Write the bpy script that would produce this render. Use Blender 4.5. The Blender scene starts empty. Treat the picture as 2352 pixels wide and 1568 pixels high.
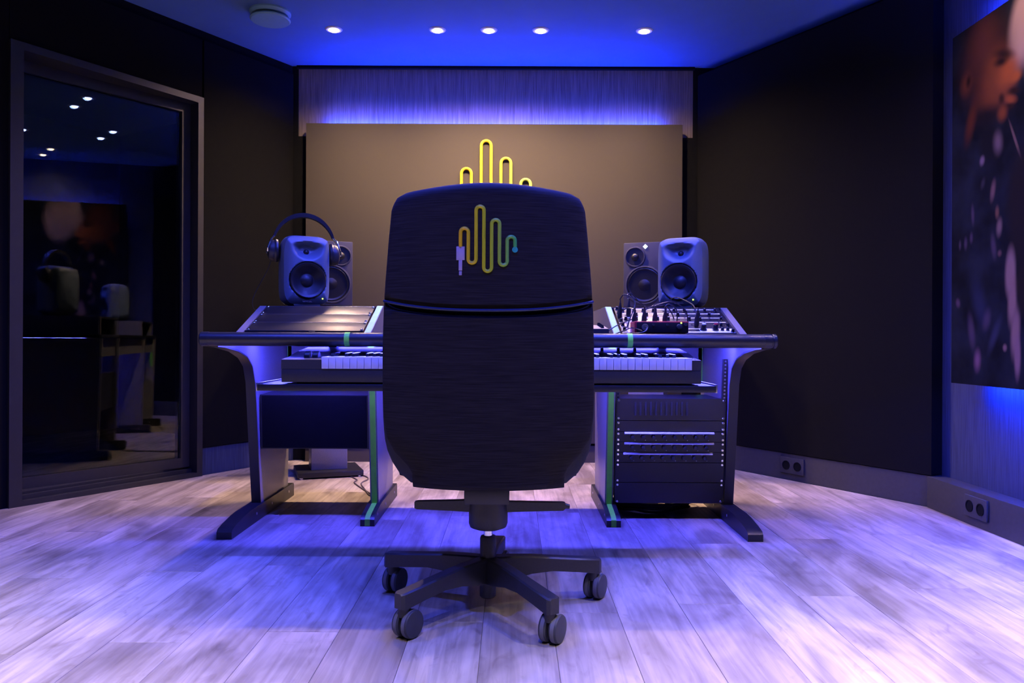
import bpy, bmesh, math, random
from mathutils import Vector, Matrix
R = math.radians
random.seed(7)
scene = bpy.context.scene
col = scene.collection

# ------------------------------------------------------------------ camera
F, H, ROLL = 1790.0, 0.735, 0.25            # focal length (px of a 2352 px frame), eye height, roll
cd = bpy.data.cameras.new('camera'); cam = bpy.data.objects.new('camera', cd); col.objects.link(cam)
cd.sensor_width = 36.0; cd.lens = F / 2352 * 36.0
cd.shift_y = -4.0 / 2352
cd.clip_start = 0.05
cam.location = (0, 0, H)
cam.rotation_euler = (Matrix.Rotation(R(90), 4, 'X') @ Matrix.Rotation(R(ROLL), 4, 'Z')).to_euler()
scene.camera = cam
# ------------------------------------------------------------------ world, exposure
w = bpy.data.worlds.new('world'); scene.world = w; w.use_nodes = True
w.node_tree.nodes['Background'].inputs[0].default_value = (0.004, 0.012, 0.03, 1)
w.node_tree.nodes['Background'].inputs[1].default_value = 1.0
vs = scene.view_settings
vs.view_transform = 'Standard'; vs.look = 'None'; vs.gamma = 1.0; vs.use_curve_mapping = False
vs.exposure = 0.0
scene.cycles.use_denoising = True
scene.cycles.max_bounces = 4; scene.cycles.diffuse_bounces = 2; scene.cycles.glossy_bounces = 2
scene.cycles.transmission_bounces = 4; scene.cycles.transparent_max_bounces = 6
scene.cycles.caustics_reflective = False; scene.cycles.caustics_refractive = False
scene.cycles.use_adaptive_sampling = True; scene.cycles.adaptive_threshold = 0.10; scene.cycles.adaptive_min_samples = 16
scene.cycles.sample_clamp_indirect = 4.0
# light colours and strengths of the room's lamps and the added fill (used by the lamp builders below)
BLUE = (0.010, 0.045, 1.0)
BLUE_SPOT = (0.055, 0.080, 1.0)
WARM = (1.0, 0.66, 0.44)
PINKW = (1.0, 0.87, 0.82)
P_WARM, P_BLUE, P_BLUE_DESK, P_WHITE = 102.0, 215.0, 45.0, 620.0
LED_BACK, LED_SIDE, FILL_REAR, LED_DESK = 330.0, 520.0, 60.0, 480.0
BLUE_DESK = (0.065, 0.062, 1.0)

def at(x, y, Z):
    """the point at depth Z (metres) that the photograph's pixel x, y looks at"""
    s, c = math.sin(R(ROLL)), math.cos(R(ROLL))
    dx, dy = x - 1176, y - 784
    a, b = dx * c + dy * s, -dx * s + dy * c
    return Vector((a / F * Z, Z, H - (b + 4) / F * Z))

# ------------------------------------------------------------------ materials
MATS = {}
def mat(name, color, rough=0.5, metal=0.0, emit=0.0, ecol=None, var=0.12, scale=40.0, bump=0.0, stretch=None, spec=0.5, coat=0.0):
    if name in MATS: return MATS[name]
    m = bpy.data.materials.new(name); m.use_nodes = True
    nt = m.node_tree; N = nt.nodes; L = nt.links
    b = N['Principled BSDF']
    b.inputs['Roughness'].default_value = rough
    b.inputs['Metallic'].default_value = metal
    b.inputs['Specular IOR Level'].default_value = spec
    b.inputs['Coat Weight'].default_value = coat
    tc = N.new('ShaderNodeTexCoord'); no = N.new('ShaderNodeTexNoise')
    no.inputs['Scale'].default_value = scale; no.inputs['Detail'].default_value = 4
    if stretch:
        mp = N.new('ShaderNodeMapping'); mp.inputs['Scale'].default_value = stretch
        L.new(tc.outputs['Object'], mp.inputs[0]); L.new(mp.outputs[0], no.inputs['Vector'])
    else:
        L.new(tc.outputs['Object'], no.inputs['Vector'])
    r = N.new('ShaderNodeValToRGB')
    r.color_ramp.elements[0].position = 0.3; r.color_ramp.elements[1].position = 0.7
    r.color_ramp.elements[0].color = [max(0, c * (1 - var)) for c in color] + [1]
    r.color_ramp.elements[1].color = [min(1, c * (1 + var)) for c in color] + [1]
    L.new(no.outputs['Fac'], r.inputs[0]); L.new(r.outputs[0], b.inputs['Base Color'])
    if bump:
        bp = N.new('ShaderNodeBump'); bp.inputs['Strength'].default_value = bump; bp.inputs['Distance'].default_value = 0.002
        L.new(no.outputs['Fac'], bp.inputs['Height']); L.new(bp.outputs[0], b.inputs['Normal'])
    if emit:
        b.inputs['Emission Color'].default_value = (ecol or color) + (1,)
        b.inputs['Emission Strength'].default_value = emit
    MATS[name] = m
    return m

def wood_mat():
    m = bpy.data.materials.new('light_oak'); m.use_nodes = True
    N = m.node_tree.nodes; L = m.node_tree.links; b = N['Principled BSDF']
    tc = N.new('ShaderNodeTexCoord'); oi = N.new('ShaderNodeObjectInfo')
    add = N.new('ShaderNodeVectorMath'); add.operation = 'ADD'
    sc = N.new('ShaderNodeVectorMath'); sc.operation = 'SCALE'; sc.inputs[0].default_value = (37, 91, 13)
    L.new(oi.outputs['Random'], sc.inputs['Scale']); L.new(tc.outputs['Object'], add.inputs[0]); L.new(sc.outputs[0], add.inputs[1])
    def noise(scl, scale, det, dist):
        mp = N.new('ShaderNodeMapping'); mp.inputs['Scale'].default_value = scl
        no = N.new('ShaderNodeTexNoise'); no.inputs['Scale'].default_value = scale
        no.inputs['Detail'].default_value = det; no.inputs['Distortion'].default_value = dist
        L.new(add.outputs[0], mp.inputs[0]); L.new(mp.outputs[0], no.inputs['Vector']); return no
    big = noise((6.5, 2.2, 1), 1.0, 3, 0.9)
    grain = noise((60, 3.0, 1), 1.0, 6, 0.6)
    knot = noise((14, 5, 1), 1.0, 4, 2.2)
    ramp = N.new('ShaderNodeValToRGB'); e = ramp.color_ramp.elements
    e[0].position = 0.30; e[0].color = (0.23, 0.19, 0.16, 1); e[1].position = 0.66; e[1].color = (0.56, 0.49, 0.43, 1)
    L.new(big.outputs['Fac'], ramp.inputs[0])
    r2 = N.new('ShaderNodeValToRGB'); e = r2.color_ramp.elements
    e[0].position = 0.30; e[0].color = (0.70, 0.68, 0.66, 1); e[1].position = 0.62; e[1].color = (1.05, 1.05, 1.05, 1)
    L.new(grain.outputs['Fac'], r2.inputs[0])
    r3 = N.new('ShaderNodeValToRGB'); e = r3.color_ramp.elements
    e[0].position = 0.30; e[0].color = (0.80, 0.77, 0.75, 1); e[1].position = 0.44; e[1].color = (1, 1, 1, 1)
    L.new(knot.outputs['Fac'], r3.inputs[0])
    def mul(a, bb):
        x = N.new('ShaderNodeMix'); x.data_type = 'RGBA'; x.blend_type = 'MULTIPLY'; x.inputs['Factor'].default_value = 1
        L.new(a, x.inputs[6]); L.new(bb, x.inputs[7]); return x.outputs[2]
    tint = N.new('ShaderNodeValToRGB'); e = tint.color_ramp.elements
    e[0].color = (0.80, 0.77, 0.75, 1); e[1].color = (1.08, 1.08, 1.08, 1)
    L.new(oi.outputs['Random'], tint.inputs[0])
    L.new(mul(mul(mul(ramp.outputs[0], r2.outputs[0]), r3.outputs[0]), tint.outputs[0]), b.inputs['Base Color'])
    bp = N.new('ShaderNodeBump'); bp.inputs['Strength'].default_value = 0.12; bp.inputs['Distance'].default_value = 0.002
    L.new(grain.outputs['Fac'], bp.inputs['Height']); L.new(bp.outputs[0], b.inputs['Normal'])
    b.inputs['Roughness'].default_value = 0.42
    return m

def gradient_mat(name, c0, c1, c2, x0, x1, rough=0.45):
    """colour running along local x: a cable dyed from orange-yellow to green"""
    m = bpy.data.materials.new(name); m.use_nodes = True
    N = m.node_tree.nodes; L = m.node_tree.links; b = N['Principled BSDF']
    tc = N.new('ShaderNodeTexCoord'); sp = N.new('ShaderNodeSeparateXYZ'); mr = N.new('ShaderNodeMapRange')
    mr.inputs[1].default_value = x0; mr.inputs[2].default_value = x1
    ra = N.new('ShaderNodeValToRGB'); e = ra.color_ramp.elements
    e[0].color = c0 + (1,); e[1].color = c2 + (1,); k = ra.color_ramp.elements.new(0.5); k.color = c1 + (1,)
    L.new(tc.outputs['Object'], sp.inputs[0]); L.new(sp.outputs[0], mr.inputs[0]); L.new(mr.outputs[0], ra.inputs[0])
    L.new(ra.outputs[0], b.inputs['Base Color']); b.inputs['Roughness'].default_value = rough
    return m

def glass_mat():
    m = bpy.data.materials.new('window_glass'); m.use_nodes = True
    N = m.node_tree.nodes; L = m.node_tree.links
    for n in list(N):
        if n.type != 'OUTPUT_MATERIAL': N.remove(n)
    out = [n for n in N if n.type == 'OUTPUT_MATERIAL'][0]
    fr = N.new('ShaderNodeFresnel'); fr.inputs[0].default_value = 1.62
    tr = N.new('ShaderNodeBsdfTransparent'); tr.inputs[0].default_value = (0.72, 0.80, 0.80, 1)
    gl = N.new('ShaderNodeBsdfGlossy'); gl.inputs['Roughness'].default_value = 0.0
    mx = N.new('ShaderNodeMixShader')
    no = N.new('ShaderNodeTexNoise'); no.inputs['Scale'].default_value = 3.0
    ra = N.new('ShaderNodeValToRGB'); ra.color_ramp.elements[0].color = (0.92, 0.95, 0.95, 1); ra.color_ramp.elements[1].color = (1, 1, 1, 1)
    L.new(no.outputs['Fac'], ra.inputs[0]); L.new(ra.outputs[0], gl.inputs[0])
    L.new(fr.outputs[0], mx.inputs[0]); L.new(tr.outputs[0], mx.inputs[1]); L.new(gl.outputs[0], mx.inputs[2])
    L.new(mx.outputs[0], out.inputs[0])
    return m

def fabric_mat(name, color, fine=(420, 420, 14), var=0.35, rough=0.85, bump=0.25, spec=.2):
    m = mat(name, color, rough=rough, var=var, scale=1.0, stretch=fine, bump=bump, spec=spec)
    return m

M_floor = wood_mat()
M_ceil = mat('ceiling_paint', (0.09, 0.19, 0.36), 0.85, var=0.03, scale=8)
M_backwall = fabric_mat('grey_wallcovering', (0.20, 0.165, 0.14), fine=(260, 260, 6), var=0.35)
M_sidewall = mat('black_acoustic_cloth', (0.0065, 0.0066, 0.0070), 0.9, var=0.15, scale=300, bump=0.1, spec=0.06)
M_plinth = mat('dark_plinth_paint', (0.035, 0.036, 0.042), 0.6, var=0.1, scale=60)
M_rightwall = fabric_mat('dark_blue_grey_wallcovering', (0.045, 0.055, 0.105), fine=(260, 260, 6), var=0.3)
M_black_gap = mat('matt_black', (0.006, 0.0065, 0.007), 0.9, var=0.1, spec=.1)
M_panel = mat('taupe_panel_cloth', (0.052, 0.0445, 0.037), 0.8, var=0.10, scale=500, bump=0.15, spec=0.3)
M_frame = mat('dark_window_frame', (0.018, 0.018, 0.021), 0.45, var=0.1)
M_booth = mat('booth_cloth', (0.02, 0.02, 0.022), 0.9, var=0.2, scale=20)
M_glass = glass_mat()
M_led = mat('blue_led_tape', (0.2, 0.2, 0.25), emit=LED_BACK, ecol=BLUE)
M_led_side = mat('blue_led_tape_side', (0.2, 0.2, 0.25), emit=LED_SIDE, ecol=BLUE)
M_led_desk = mat('blue_led_tape_desk', (0.2, 0.2, 0.25), emit=LED_DESK, ecol=BLUE_DESK)
M_fill_rear = mat('blue_fill_rear', (0.2, 0.2, 0.25), emit=FILL_REAR, ecol=BLUE)
M_black_metal = mat('black_powder_coat', (0.016, 0.016, 0.018), 0.38, metal=0.0, var=0.12, scale=300, bump=0.03)
M_desk_panel = mat('charcoal_desk_panel', (0.19, 0.178, 0.182), 0.32, var=0.1, scale=200)
M_black_plastic = mat('black_plastic', (0.028, 0.028, 0.032), 0.42, var=0.1, scale=150)
M_black_gloss = mat('black_gloss', (0.012, 0.012, 0.014), 0.36, var=0.1, spec=.35)
M_leather = mat('black_armrest_leather', (0.020, 0.019, 0.020), 0.36, var=0.15, scale=250, bump=0.08)
M_green = mat('green_edge_band', (0.20, 0.78, 0.05), 0.5, var=0.06)
M_mint = mat('mint_edge_band', (0.22, 0.55, 0.27), 0.6, var=0.05)
M_chrome = mat('chrome', (0.8, 0.8, 0.82), 0.15, metal=1.0, var=0.03)
M_synth = mat('synthesizer_face', (0.26, 0.25, 0.27), 0.3, metal=1.0, var=0.06, scale=1, stretch=(8, 400, 400))
M_alu = mat('brushed_aluminium', (0.55, 0.53, 0.55), 0.35, metal=1.0, var=0.06, scale=1, stretch=(8, 400, 400))
M_silver = mat('silver_print', (0.75, 0.74, 0.76), 0.45, var=0.05)
M_chair_shell = fabric_mat('black_chair_cloth', (0.020, 0.018, 0.018), fine=(12, 12, 420), var=0.4, spec=.12)
M_chair_foam = mat('black_seat_foam', (0.015, 0.015, 0.018), 0.8, var=0.15, scale=200, bump=0.1)
M_piping = mat('blue_black_piping', (0.012, 0.022, 0.075), 0.45, var=0.1)
M_caster = mat('grey_black_caster', (0.050, 0.052, 0.06), 0.5, var=0.1)
M_caster_rim = mat('grey_caster_tread', (0.16, 0.16, 0.18), 0.6, var=0.1)
M_spk = mat('dark_grey_speaker_paint', (0.11, 0.145, 0.19), 0.45, var=0.06, scale=400, bump=0.05)
M_spk2 = mat('grey_speaker_paint', (0.055, 0.053, 0.055), 0.5, var=0.06, scale=400, bump=0.05)
M_cone = mat('black_speaker_cone', (0.012, 0.012, 0.014), 0.45, var=0.1)
M_rubber = mat('black_rubber', (0.015, 0.015, 0.016), 0.6, var=0.1)
M_white_key = mat('white_key', (0.78, 0.77, 0.78), 0.28, var=0.02)
M_black_key = mat('black_key', (0.012, 0.012, 0.014), 0.18, var=0.1)
M_red = mat('red_metal', (0.35, 0.02, 0.03), 0.35, var=0.1)
M_yellow = gradient_mat('yellow_sign_acrylic', (0.95, 0.66, 0.02), (0.92, 0.72, 0.03), (0.62, 0.80, 0.12), -0.22, 0.22)
M_cable_print = gradient_mat('yellow_green_cable_print', (0.85, 0.50, 0.005), (0.50, 0.56, 0.008), (0.05, 0.46, 0.08), -0.075, 0.075)
M_white = mat('white_plastic', (0.8, 0.8, 0.82), 0.4, var=0.03)
M_vent = mat('white_vent_enamel', (0.22, 0.42, 0.42), 0.4, var=0.03)
M_lens_warm = mat('warm_lamp_lens', (0.9, 0.9, 0.9), emit=28.0, ecol=(1.0, 0.72, 0.42))
M_lens_blue = mat('blue_lamp_lens', (0.9, 0.9, 0.9), emit=40.0, ecol=(0.42, 0.50, 1.0))
M_lens_white = mat('white_lamp_lens', (0.9, 0.9, 0.9), emit=20.0, ecol=PINKW)
M_green_led = mat('green_led', (0.2, 0.8, 0.1), emit=5.0, ecol=(0.55, 1.0, 0.06))
M_logo_light = mat('white_led_badge', (0.8, 0.9, 1), emit=1.6, ecol=(0.65, 0.9, 1.0))
M_cable = mat('black_cable', (0.02, 0.02, 0.022), 0.4, var=0.1)
M_purple_cable = mat('grey_cable', (0.10, 0.08, 0.10), 0.5, var=0.1)

for q_ in (M_lens_blue, M_lens_white): q_.cycles.emission_sampling = 'NONE'

# ------------------------------------------------------------------ mesh builder
class MB:
    def __init__(s): s.v = []; s.f = []
    def add(s, vs_, fs):
        o = len(s.v); s.v += [Vector(p) for p in vs_]; s.f += [[i + o for i in f] for f in fs]; return s
    def box(s, x0, x1, y0, y1, z0, z1, bev=0.0):
        if bev <= 0:
            vs_ = [(x, y, z) for z in (z0, z1) for y in (y0, y1) for x in (x0, x1)]
            return s.add(vs_, [(0, 2, 3, 1), (4, 5, 7, 6), (0, 1, 5, 4), (2, 6, 7, 3), (0, 4, 6, 2), (1, 3, 7, 5)])
        bm = bmesh.new(); bmesh.ops.create_cube(bm, size=1)
        for p in bm.verts: p.co = Vector(((x0 + x1) / 2 + p.co.x * (x1 - x0), (y0 + y1) / 2 + p.co.y * (y1 - y0), (z0 + z1) / 2 + p.co.z * (z1 - z0)))
        bmesh.ops.bevel(bm, geom=bm.edges[:], offset=bev, segments=2, affect='EDGES', profile=0.6)
        bm.verts.index_update()
        s.add([p.co.copy() for p in bm.verts], [[q.index for q in f.verts] for f in bm.faces]); bm.free(); return s
    def prism(s, poly, axis, a0, a1):
        """extrude polygon [(p, q)] along an axis: 'x' -> (y, z), 'y' -> (x, z), 'z' -> (x, y)"""
        def P(p, q, a): return {'x': (a, p, q), 'y': (p, a, q), 'z': (p, q, a)}[axis]
        n = len(poly)
        area = sum(poly[i][0] * poly[(i + 1) % n][1] - poly[(i + 1) % n][0] * poly[i][1] for i in range(n))
        if (area < 0) != (axis == 'y'): poly = poly[::-1]
        vs_ = [P(p, q, a0) for p, q in poly] + [P(p, q, a1) for p, q in poly]
        fs = [list(range(n))[::-1], list(range(n, 2 * n))] + [(i, (i + 1) % n, n + (i + 1) % n, n + i) for i in range(n)]
        return s.add(vs_, fs)
    def rings(s, rings, cap0=True, cap1=True):
        n = len(rings[0]); vs_ = [p for r in rings for p in r]; fs = []
        for k in range(len(rings) - 1):
            for i in range(n):
                j = (i + 1) % n
                fs.append((k * n + i, k * n + j, (k + 1) * n + j, (k + 1) * n + i))
        if cap0: fs.append(list(range(n))[::-1])
        if cap1: fs.append([(len(rings) - 1) * n + i for i in range(n)])
        return s.add(vs_, fs)
    def lathe(s, prof, c=(0, 0, 0), axis='z', n=28, cap0=True, cap1=True, flip=False):
        """prof = [(radius, height)] about an axis through c"""
        rr = []
        for r, h in prof:
            ring = []
            for i in range(n):
                a = 2 * math.pi * i / n * (-1 if flip else 1)
                u, v = r * math.cos(a), r * math.sin(a)
                p = {'z': (u, v, h), 'y': (u, h, v), 'x': (h, u, v)}[axis]
                ring.append(Vector(p) + Vector(c))
            rr.append(ring)
        return s.rings(rr, cap0, cap1)
    def cyl(s, p0, p1, r0, r1=None, n=16):
        r1 = r0 if r1 is None else r1
        return s.tube([p0, p1], [r0, r1], n)
    def tube(s, path, r, n=8, cap=True):
        path = [Vector(p) for p in path]
        rs = r if isinstance(r, (list, tuple)) else [r] * len(path)
        up = None; rr = []
        for i, p in enumerate(path):
            t = (path[min(i + 1, len(path) - 1)] - path[max(i - 1, 0)]).normalized()
            if up is None:
                up = Vector((0, 0, 1)) if abs(t.z) < 0.9 else Vector((0, 1, 0))
            b = t.cross(up)
            if b.length < 1e-6: b = t.orthogonal()
            b.normalize(); up = b.cross(t).normalized()
            rr.append([p + (b * math.cos(2 * math.pi * k / n) + up * math.sin(2 * math.pi * k / n)) * rs[i] for k in range(n)])
        return s.rings(rr, cap, cap)
    def ngon(s, pts): return s.add(pts, [list(range(len(pts)))])
    def move(s, mtx):
        s.v = [mtx @ p for p in s.v]; return s
    def mesh(s, name, mt, smooth=35):
        me = bpy.data.meshes.new(name); me.from_pydata([tuple(p) for p in s.v], [], s.f)
        bm = bmesh.new(); bm.from_mesh(me); bmesh.ops.recalc_face_normals(bm, faces=bm.faces[:]); bm.to_mesh(me); bm.free()
        me.materials.append(mt)
        if smooth:
            me.polygons.foreach_set('use_smooth', [True] * len(me.polygons)); me.set_sharp_from_angle(angle=R(smooth))
        me.update(); return me
    def build(s, name, mt, parent=None, off=None, smooth=35):
        """off: position of the thing whose local frame the part lives in, when given in world coordinates"""
        if off is not None: s.v = [p - Vector(off) for p in s.v]
        o = bpy.data.objects.new(name, s.mesh(name, mt, smooth)); col.objects.link(o)
        if parent: o.parent = parent
        return o

def spline(pts, n=8):
    """Catmull-Rom through points"""
    pts = [Vector(p) for p in pts]; out = []
    P = [pts[0]] + pts + [pts[-1]]
    for i in range(1, len(P) - 2):
        for k in range(n):
            t = k / n; a, b, c, d = P[i - 1], P[i], P[i + 1], P[i + 2]
            out.append(0.5 * (2 * b + (c - a) * t + (2 * a - 5 * b + 4 * c - d) * t * t + (3 * b - a - 3 * c + d) * t ** 3))
    out.append(pts[-1]); return out

def thing(name, label, cat, loc=(0, 0, 0), rz=0.0, group=None):
    o = bpy.data.objects.new(name, None); col.objects.link(o); o.location = loc; o.rotation_euler = (0, 0, rz)
    o.empty_display_size = 0.1
    return tag(o, label, cat, group)
def tag(o, label, cat, group=None):
    o['label'] = label; o['category'] = cat
    if group: o['group'] = group
    return o
def struct(o, label=None):
    o['kind'] = 'structure'
    if label: o['label'] = label
    return o
def inst(me, name, parent, loc=(0, 0, 0), rot=(0, 0, 0)):
    o = bpy.data.objects.new(name, me); col.objects.link(o); o.parent = parent; o.location = loc; o.rotation_euler = rot; return o

# ================================================================== THE ROOM
CEIL = 2.39
BL = Vector((-1.313, 4.74)); BR = Vector((1.102, 4.74))          # back corners
uL = Vector((-0.5273, -0.8497)); nL = Vector((0.8497, -0.5273))   # left slanted wall: along it, and into the room
uR = Vector((0.5075, -0.8617)); nR = Vector((-0.8617, -0.5075))
XR = 1.93; XL = -2.889; YB = -2.6
yRc = 4.74 - (XR - 1.102) / 0.589
room = [(-1.313, 4.74), (XL, 2.20), (XL, YB), (XR, YB), (XR, yRc), (1.102, 4.74)]

def clip(poly, a, b):
    """keep the side of line a->b that is to its left"""
    def sd(p): return (b[0] - a[0]) * (p[1] - a[1]) - (b[1] - a[1]) * (p[0] - a[0])
    out = []
    for i in range(len(poly)):
        p, q = poly[i], poly[(i + 1) % len(poly)]; sp_, sq = sd(p), sd(q)
        if sp_ >= 0: out.append(p)
        if (sp_ >= 0) != (sq >= 0):
            t = sp_ / (sp_ - sq); out.append((p[0] + (q[0] - p[0]) * t, p[1] + (q[1] - p[1]) * t))
    return out

# floor: a slab and, as far as the picture reaches, its planks
fl = struct(MB().prism(room, 'z', -0.06, -0.006).build('floor', M_floor, smooth=0), 'light grey-brown oak plank floor')
PW, PL = 0.18, 1.22
X0 = 0.108 - PW * 17
k = 0
for i in range(28):
    xa = X0 + i * PW; xb = xa + PW
    y = -0.35 - ((i * 0.47) % 1.0) * PL
    while y < 4.8:
        r = [(xa + .0003, y + .0003), (xb - .0003, y + .0003), (xb - .0003, y + PL - .0003), (xa + .0003, y + PL - .0003)]
        for a, b in zip(room, room[1:] + room[:1]): r = clip(r, a, b) if r else r
        if len(r) >= 3 and y + PL > 0.2:
            m = MB(); n = len(r)
            cx, cy = sum(p[0] for p in r) / n, sum(p[1] for p in r) / n
            def ins(p, d): return (p[0] - math.copysign(min(d, abs(p[0] - cx)), p[0] - cx), p[1] - math.copysign(min(d, abs(p[1] - cy)), p[1] - cy))
            m.rings([[(p[0], p[1], -0.006) for p in r], [(p[0], p[1], -0.0012) for p in r], [ins(p, .0009) + (0.0,) for p in r]], True, True)
            m.build('plank', M_floor, fl, smooth=0)
        y += PL
# ceiling
struct(MB().prism([(-1.40, 4.85), (XL - .06, 2.2), (XL - .06, YB), (XR + .1, YB), (XR + .1, 3.56), (1.34, 4.85)], 'z', CEIL, CEIL + 0.08).build('ceiling', M_ceil, smooth=0), 'blue-grey ceiling washed in blue light')

def wallbox(m, base, u, n, u0, u1, d0, d1, z0, z1):
    """box on a slanted wall: u0..u1 along it, d0..d1 into the room, z0..z1"""
    P = [base + u * a + n * d for a, d in ((u0, d0), (u1, d0), (u1, d1), (u0, d1))]
    return m.prism([(p.x, p.y) for p in P], 'z', z0, z1)

# back wall, and a black strip painting the shadow line below the ceiling
struct(MB().box(-1.45, 1.25, 4.74, 4.86, 0, CEIL).build('wall_back', M_backwall, smooth=0), 'grey textured back wall above the large taupe panel')
struct(MB().box(-1.31, 1.10, 4.715, 4.74, CEIL - 0.016, CEIL).build('shade_strip_1', M_black_gap, smooth=0), 'thin black strip for the shadow line under the ceiling edge')
# left slanted wall with the opening of the glass door
WU0, WU1, WTOP = 0.667, 1.629, 2.02
m = MB()
for a, b, z0, z1 in ((-0.1, WU0, 0, CEIL), (WU0, WU1, WTOP, CEIL), (WU1, 3.0, 0, CEIL)):
    wallbox(m, BL, uL, nL, a, b, -0.16, -0.02, z0, z1)
wl = struct(m.build('wall_left', M_sidewall, smooth=0), 'dark slanted wall with a tall glass door')
wallbox(MB(), BL, uL, nL, 0.03, 0.655, -0.02, 0.0, 0.150, 2.335).build('panel', M_sidewall, wl, smooth=0)
wallbox(MB(), BL, uL, nL, WU1 + 0.0, 2.98, -0.02, 0.0, 0.0, 2.335).build('panel', M_sidewall, wl, smooth=0)
wallbox(MB(), BL, uL, nL, WU0, WU1 - 0.003, -0.02, 0.0, WTOP + 0.002, 2.335).build('panel', M_sidewall, wl, smooth=0)
struct(wallbox(MB(), BL, uL, nL, 0.0, WU0 - 0.005, -0.02, -0.008, 0, 0.146).build('baseboard_left', M_rightwall, smooth=0), 'dark plinth under the slanted left wall panel')
# right slanted wall panel, plinth, and the straight right wall
m = MB(); wallbox(m, BR, uR, nR, -0.1, 1.62, -0.24, -0.10, 0, CEIL)
wr = struct(m.build('wall_right_slanted', M_sidewall, smooth=0), 'dark slanted wall right of the desk')
wallbox(MB(), BR, uR, nR, 0.03, 1.494, -0.10, 0.0, 0.142, 2.335).build('panel', M_sidewall, wr, smooth=0)
struct(wallbox(MB(), BR, uR, nR, 0.0, 1.49, -0.10, -0.006, 0, 0.138).build('baseboard_right_slanted', M_plinth, smooth=0), 'dark plinth under the slanted right wall panel')
struct(MB().box(XR, XR + 0.12, YB, 3.56, 0, CEIL).build('wall_right', M_rightwall, smooth=0), 'blue-lit textured wall behind the large photo print')
struct(MB().box(1.845, XR, YB, 3.46, 0, 0.138, 0.003).build('baseboard_right', M_plinth), 'deep dark skirting duct along the right wall')
# the unseen rear of the room
struct(MB().box(XL - 0.12, XL, YB, 2.25, 0, CEIL).build('wall_left_rear', M_sidewall, smooth=0))
rear = struct(MB().box(XL, XR, YB - 0.12, YB, 0, CEIL).build('wall_rear', M_rightwall, smooth=0))

# glass door: frame members, pane, sill tracks
win = struct(bpy.data.objects.new('window_1', None), 'tall glass door in a dark frame on the slanted left wall'); col.objects.link(win)
fw = 0.034
wallbox(MB(), BL, uL, nL, WU0, WU0 + fw, -0.175, 0.016, 0, WTOP).build('jamb', M_frame, win, smooth=0)
wallbox(MB(), BL, uL, nL, WU1 - fw - 0.02, WU1, -0.175, 0.016, 0, WTOP).build('jamb', M_frame, win, smooth=0)
wallbox(MB(), BL, uL, nL, WU0 + fw, WU1 - fw - 0.02, -0.175, 0.016, WTOP - fw, WTOP).build('head_rail', M_frame, win, smooth=0)
# the glazed leaf stands a few degrees off the wall, its near side deeper in the frame
G0 = BL + uL * (WU0 + fw) + nL * -0.045; uG = Vector((-.6018, -.7986)); nG = Vector((.7986, -.6018)); GL = WU1 - WU0 - 2 * fw - 0.02
wallbox(MB(), G0, uG, nG, 0.002, 0.05, -0.045, 0.0, 0.05, WTOP - fw).build('door_stile', M_frame, win, smooth=0)
wallbox(MB(), G0, uG, nG, GL - 0.03, GL, -0.045, 0.0, 0.05, WTOP - fw).build('door_stile', M_frame, win, smooth=0)
wallbox(MB(), G0, uG, nG, 0.05, GL - 0.03, -0.045, 0.0, WTOP - fw - 0.05, WTOP - fw).build('door_rail', M_frame, win, smooth=0)
wallbox(MB(), G0, uG, nG, 0.05, GL - 0.03, -0.045, 0.0, 0.05, 0.10).build('door_rail', M_frame, win, smooth=0)
for a, d0, d1, z1 in ((0, -0.02, 0.016, 0.022), (1, -0.05, -0.028, 0.040), (2, -0.175, -0.06, 0.050)):
    wallbox(MB(), BL, uL, nL, WU0 + fw, WU1 - fw - 0.02, d0, d1, 0, z1).build('sill_track', M_frame, win, smooth=0)
wallbox(MB(), G0, uG, nG, 0.05, GL - 0.03, -0.028, -0.016, 0.10, WTOP - fw - 0.05).build('glass_pane', M_glass, win, smooth=0)
# dark booth behind the glass
m = MB()
wallbox(m, BL, uL, nL, -0.4, 3.0, -2.6, -2.5, 0, CEIL); wallbox(m, BL, uL, nL, -0.5, -0.4, -2.5, -0.17, 0, CEIL)
wallbox(m, BL, uL, nL, 3.0, 3.1, -2.5, -0.17, 0, CEIL)
bo = struct(m.build('wall_booth', M_booth, smooth=0), 'dark walls of the booth behind the glass door')
struct(wallbox(MB(), BL, uL, nL, -0.4, 3.0, -2.5, -0.17, -0.06, 0).build('floor_booth', M_floor, smooth=0), 'oak floor of the dark booth')
struct(wallbox(MB(), BL, uL, nL, -0.4, 3.0, -2.5, -0.17, CEIL, CEIL + 0.05).build('ceiling_booth', M_booth, smooth=0))

# ================================================================== LAMPS
def downlight(x, y, kind, label, group, power=None):
    t = thing('ceiling_downlight', label, 'downlight', (x, y, CEIL), 0, group)
    MB().lathe([(0.030, -0.001), (0.030, -0.006), (0.040, -0.006), (0.046, -0.001)], n=32, cap0=False, cap1=False).build('trim_ring', M_white, t)
    lens = {'warm': M_lens_warm, 'blue': M_lens_blue, 'white': M_lens_white}[kind]
    MB().lathe([(0.001, -0.015), (0.016, -0.013), (0.025, -0.001)], n=14, cap1=True).build('lens', lens, t)
    ld = bpy.data.lights.new('lamp_light', 'SPOT')
    ld.color = {'warm': WARM, 'blue': BLUE_SPOT, 'white': PINKW}[kind]
    ld.energy = {'warm': P_WARM, 'blue': P_BLUE, 'white': P_WHITE}[kind] if power is None else power
    ld.spot_size = R({'warm': 150, 'blue': 150, 'white': 80}[kind]); ld.spot_blend = {'warm': 1.0, 'blue': 1.0, 'white': 1.0}[kind]; ld.shadow_soft_size = 0.03
    lo = bpy.data.objects.new('lamp_light', ld); col.objects.link(lo); lo.parent = t; lo.location = (0, 0, -0.02)
    return t
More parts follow.
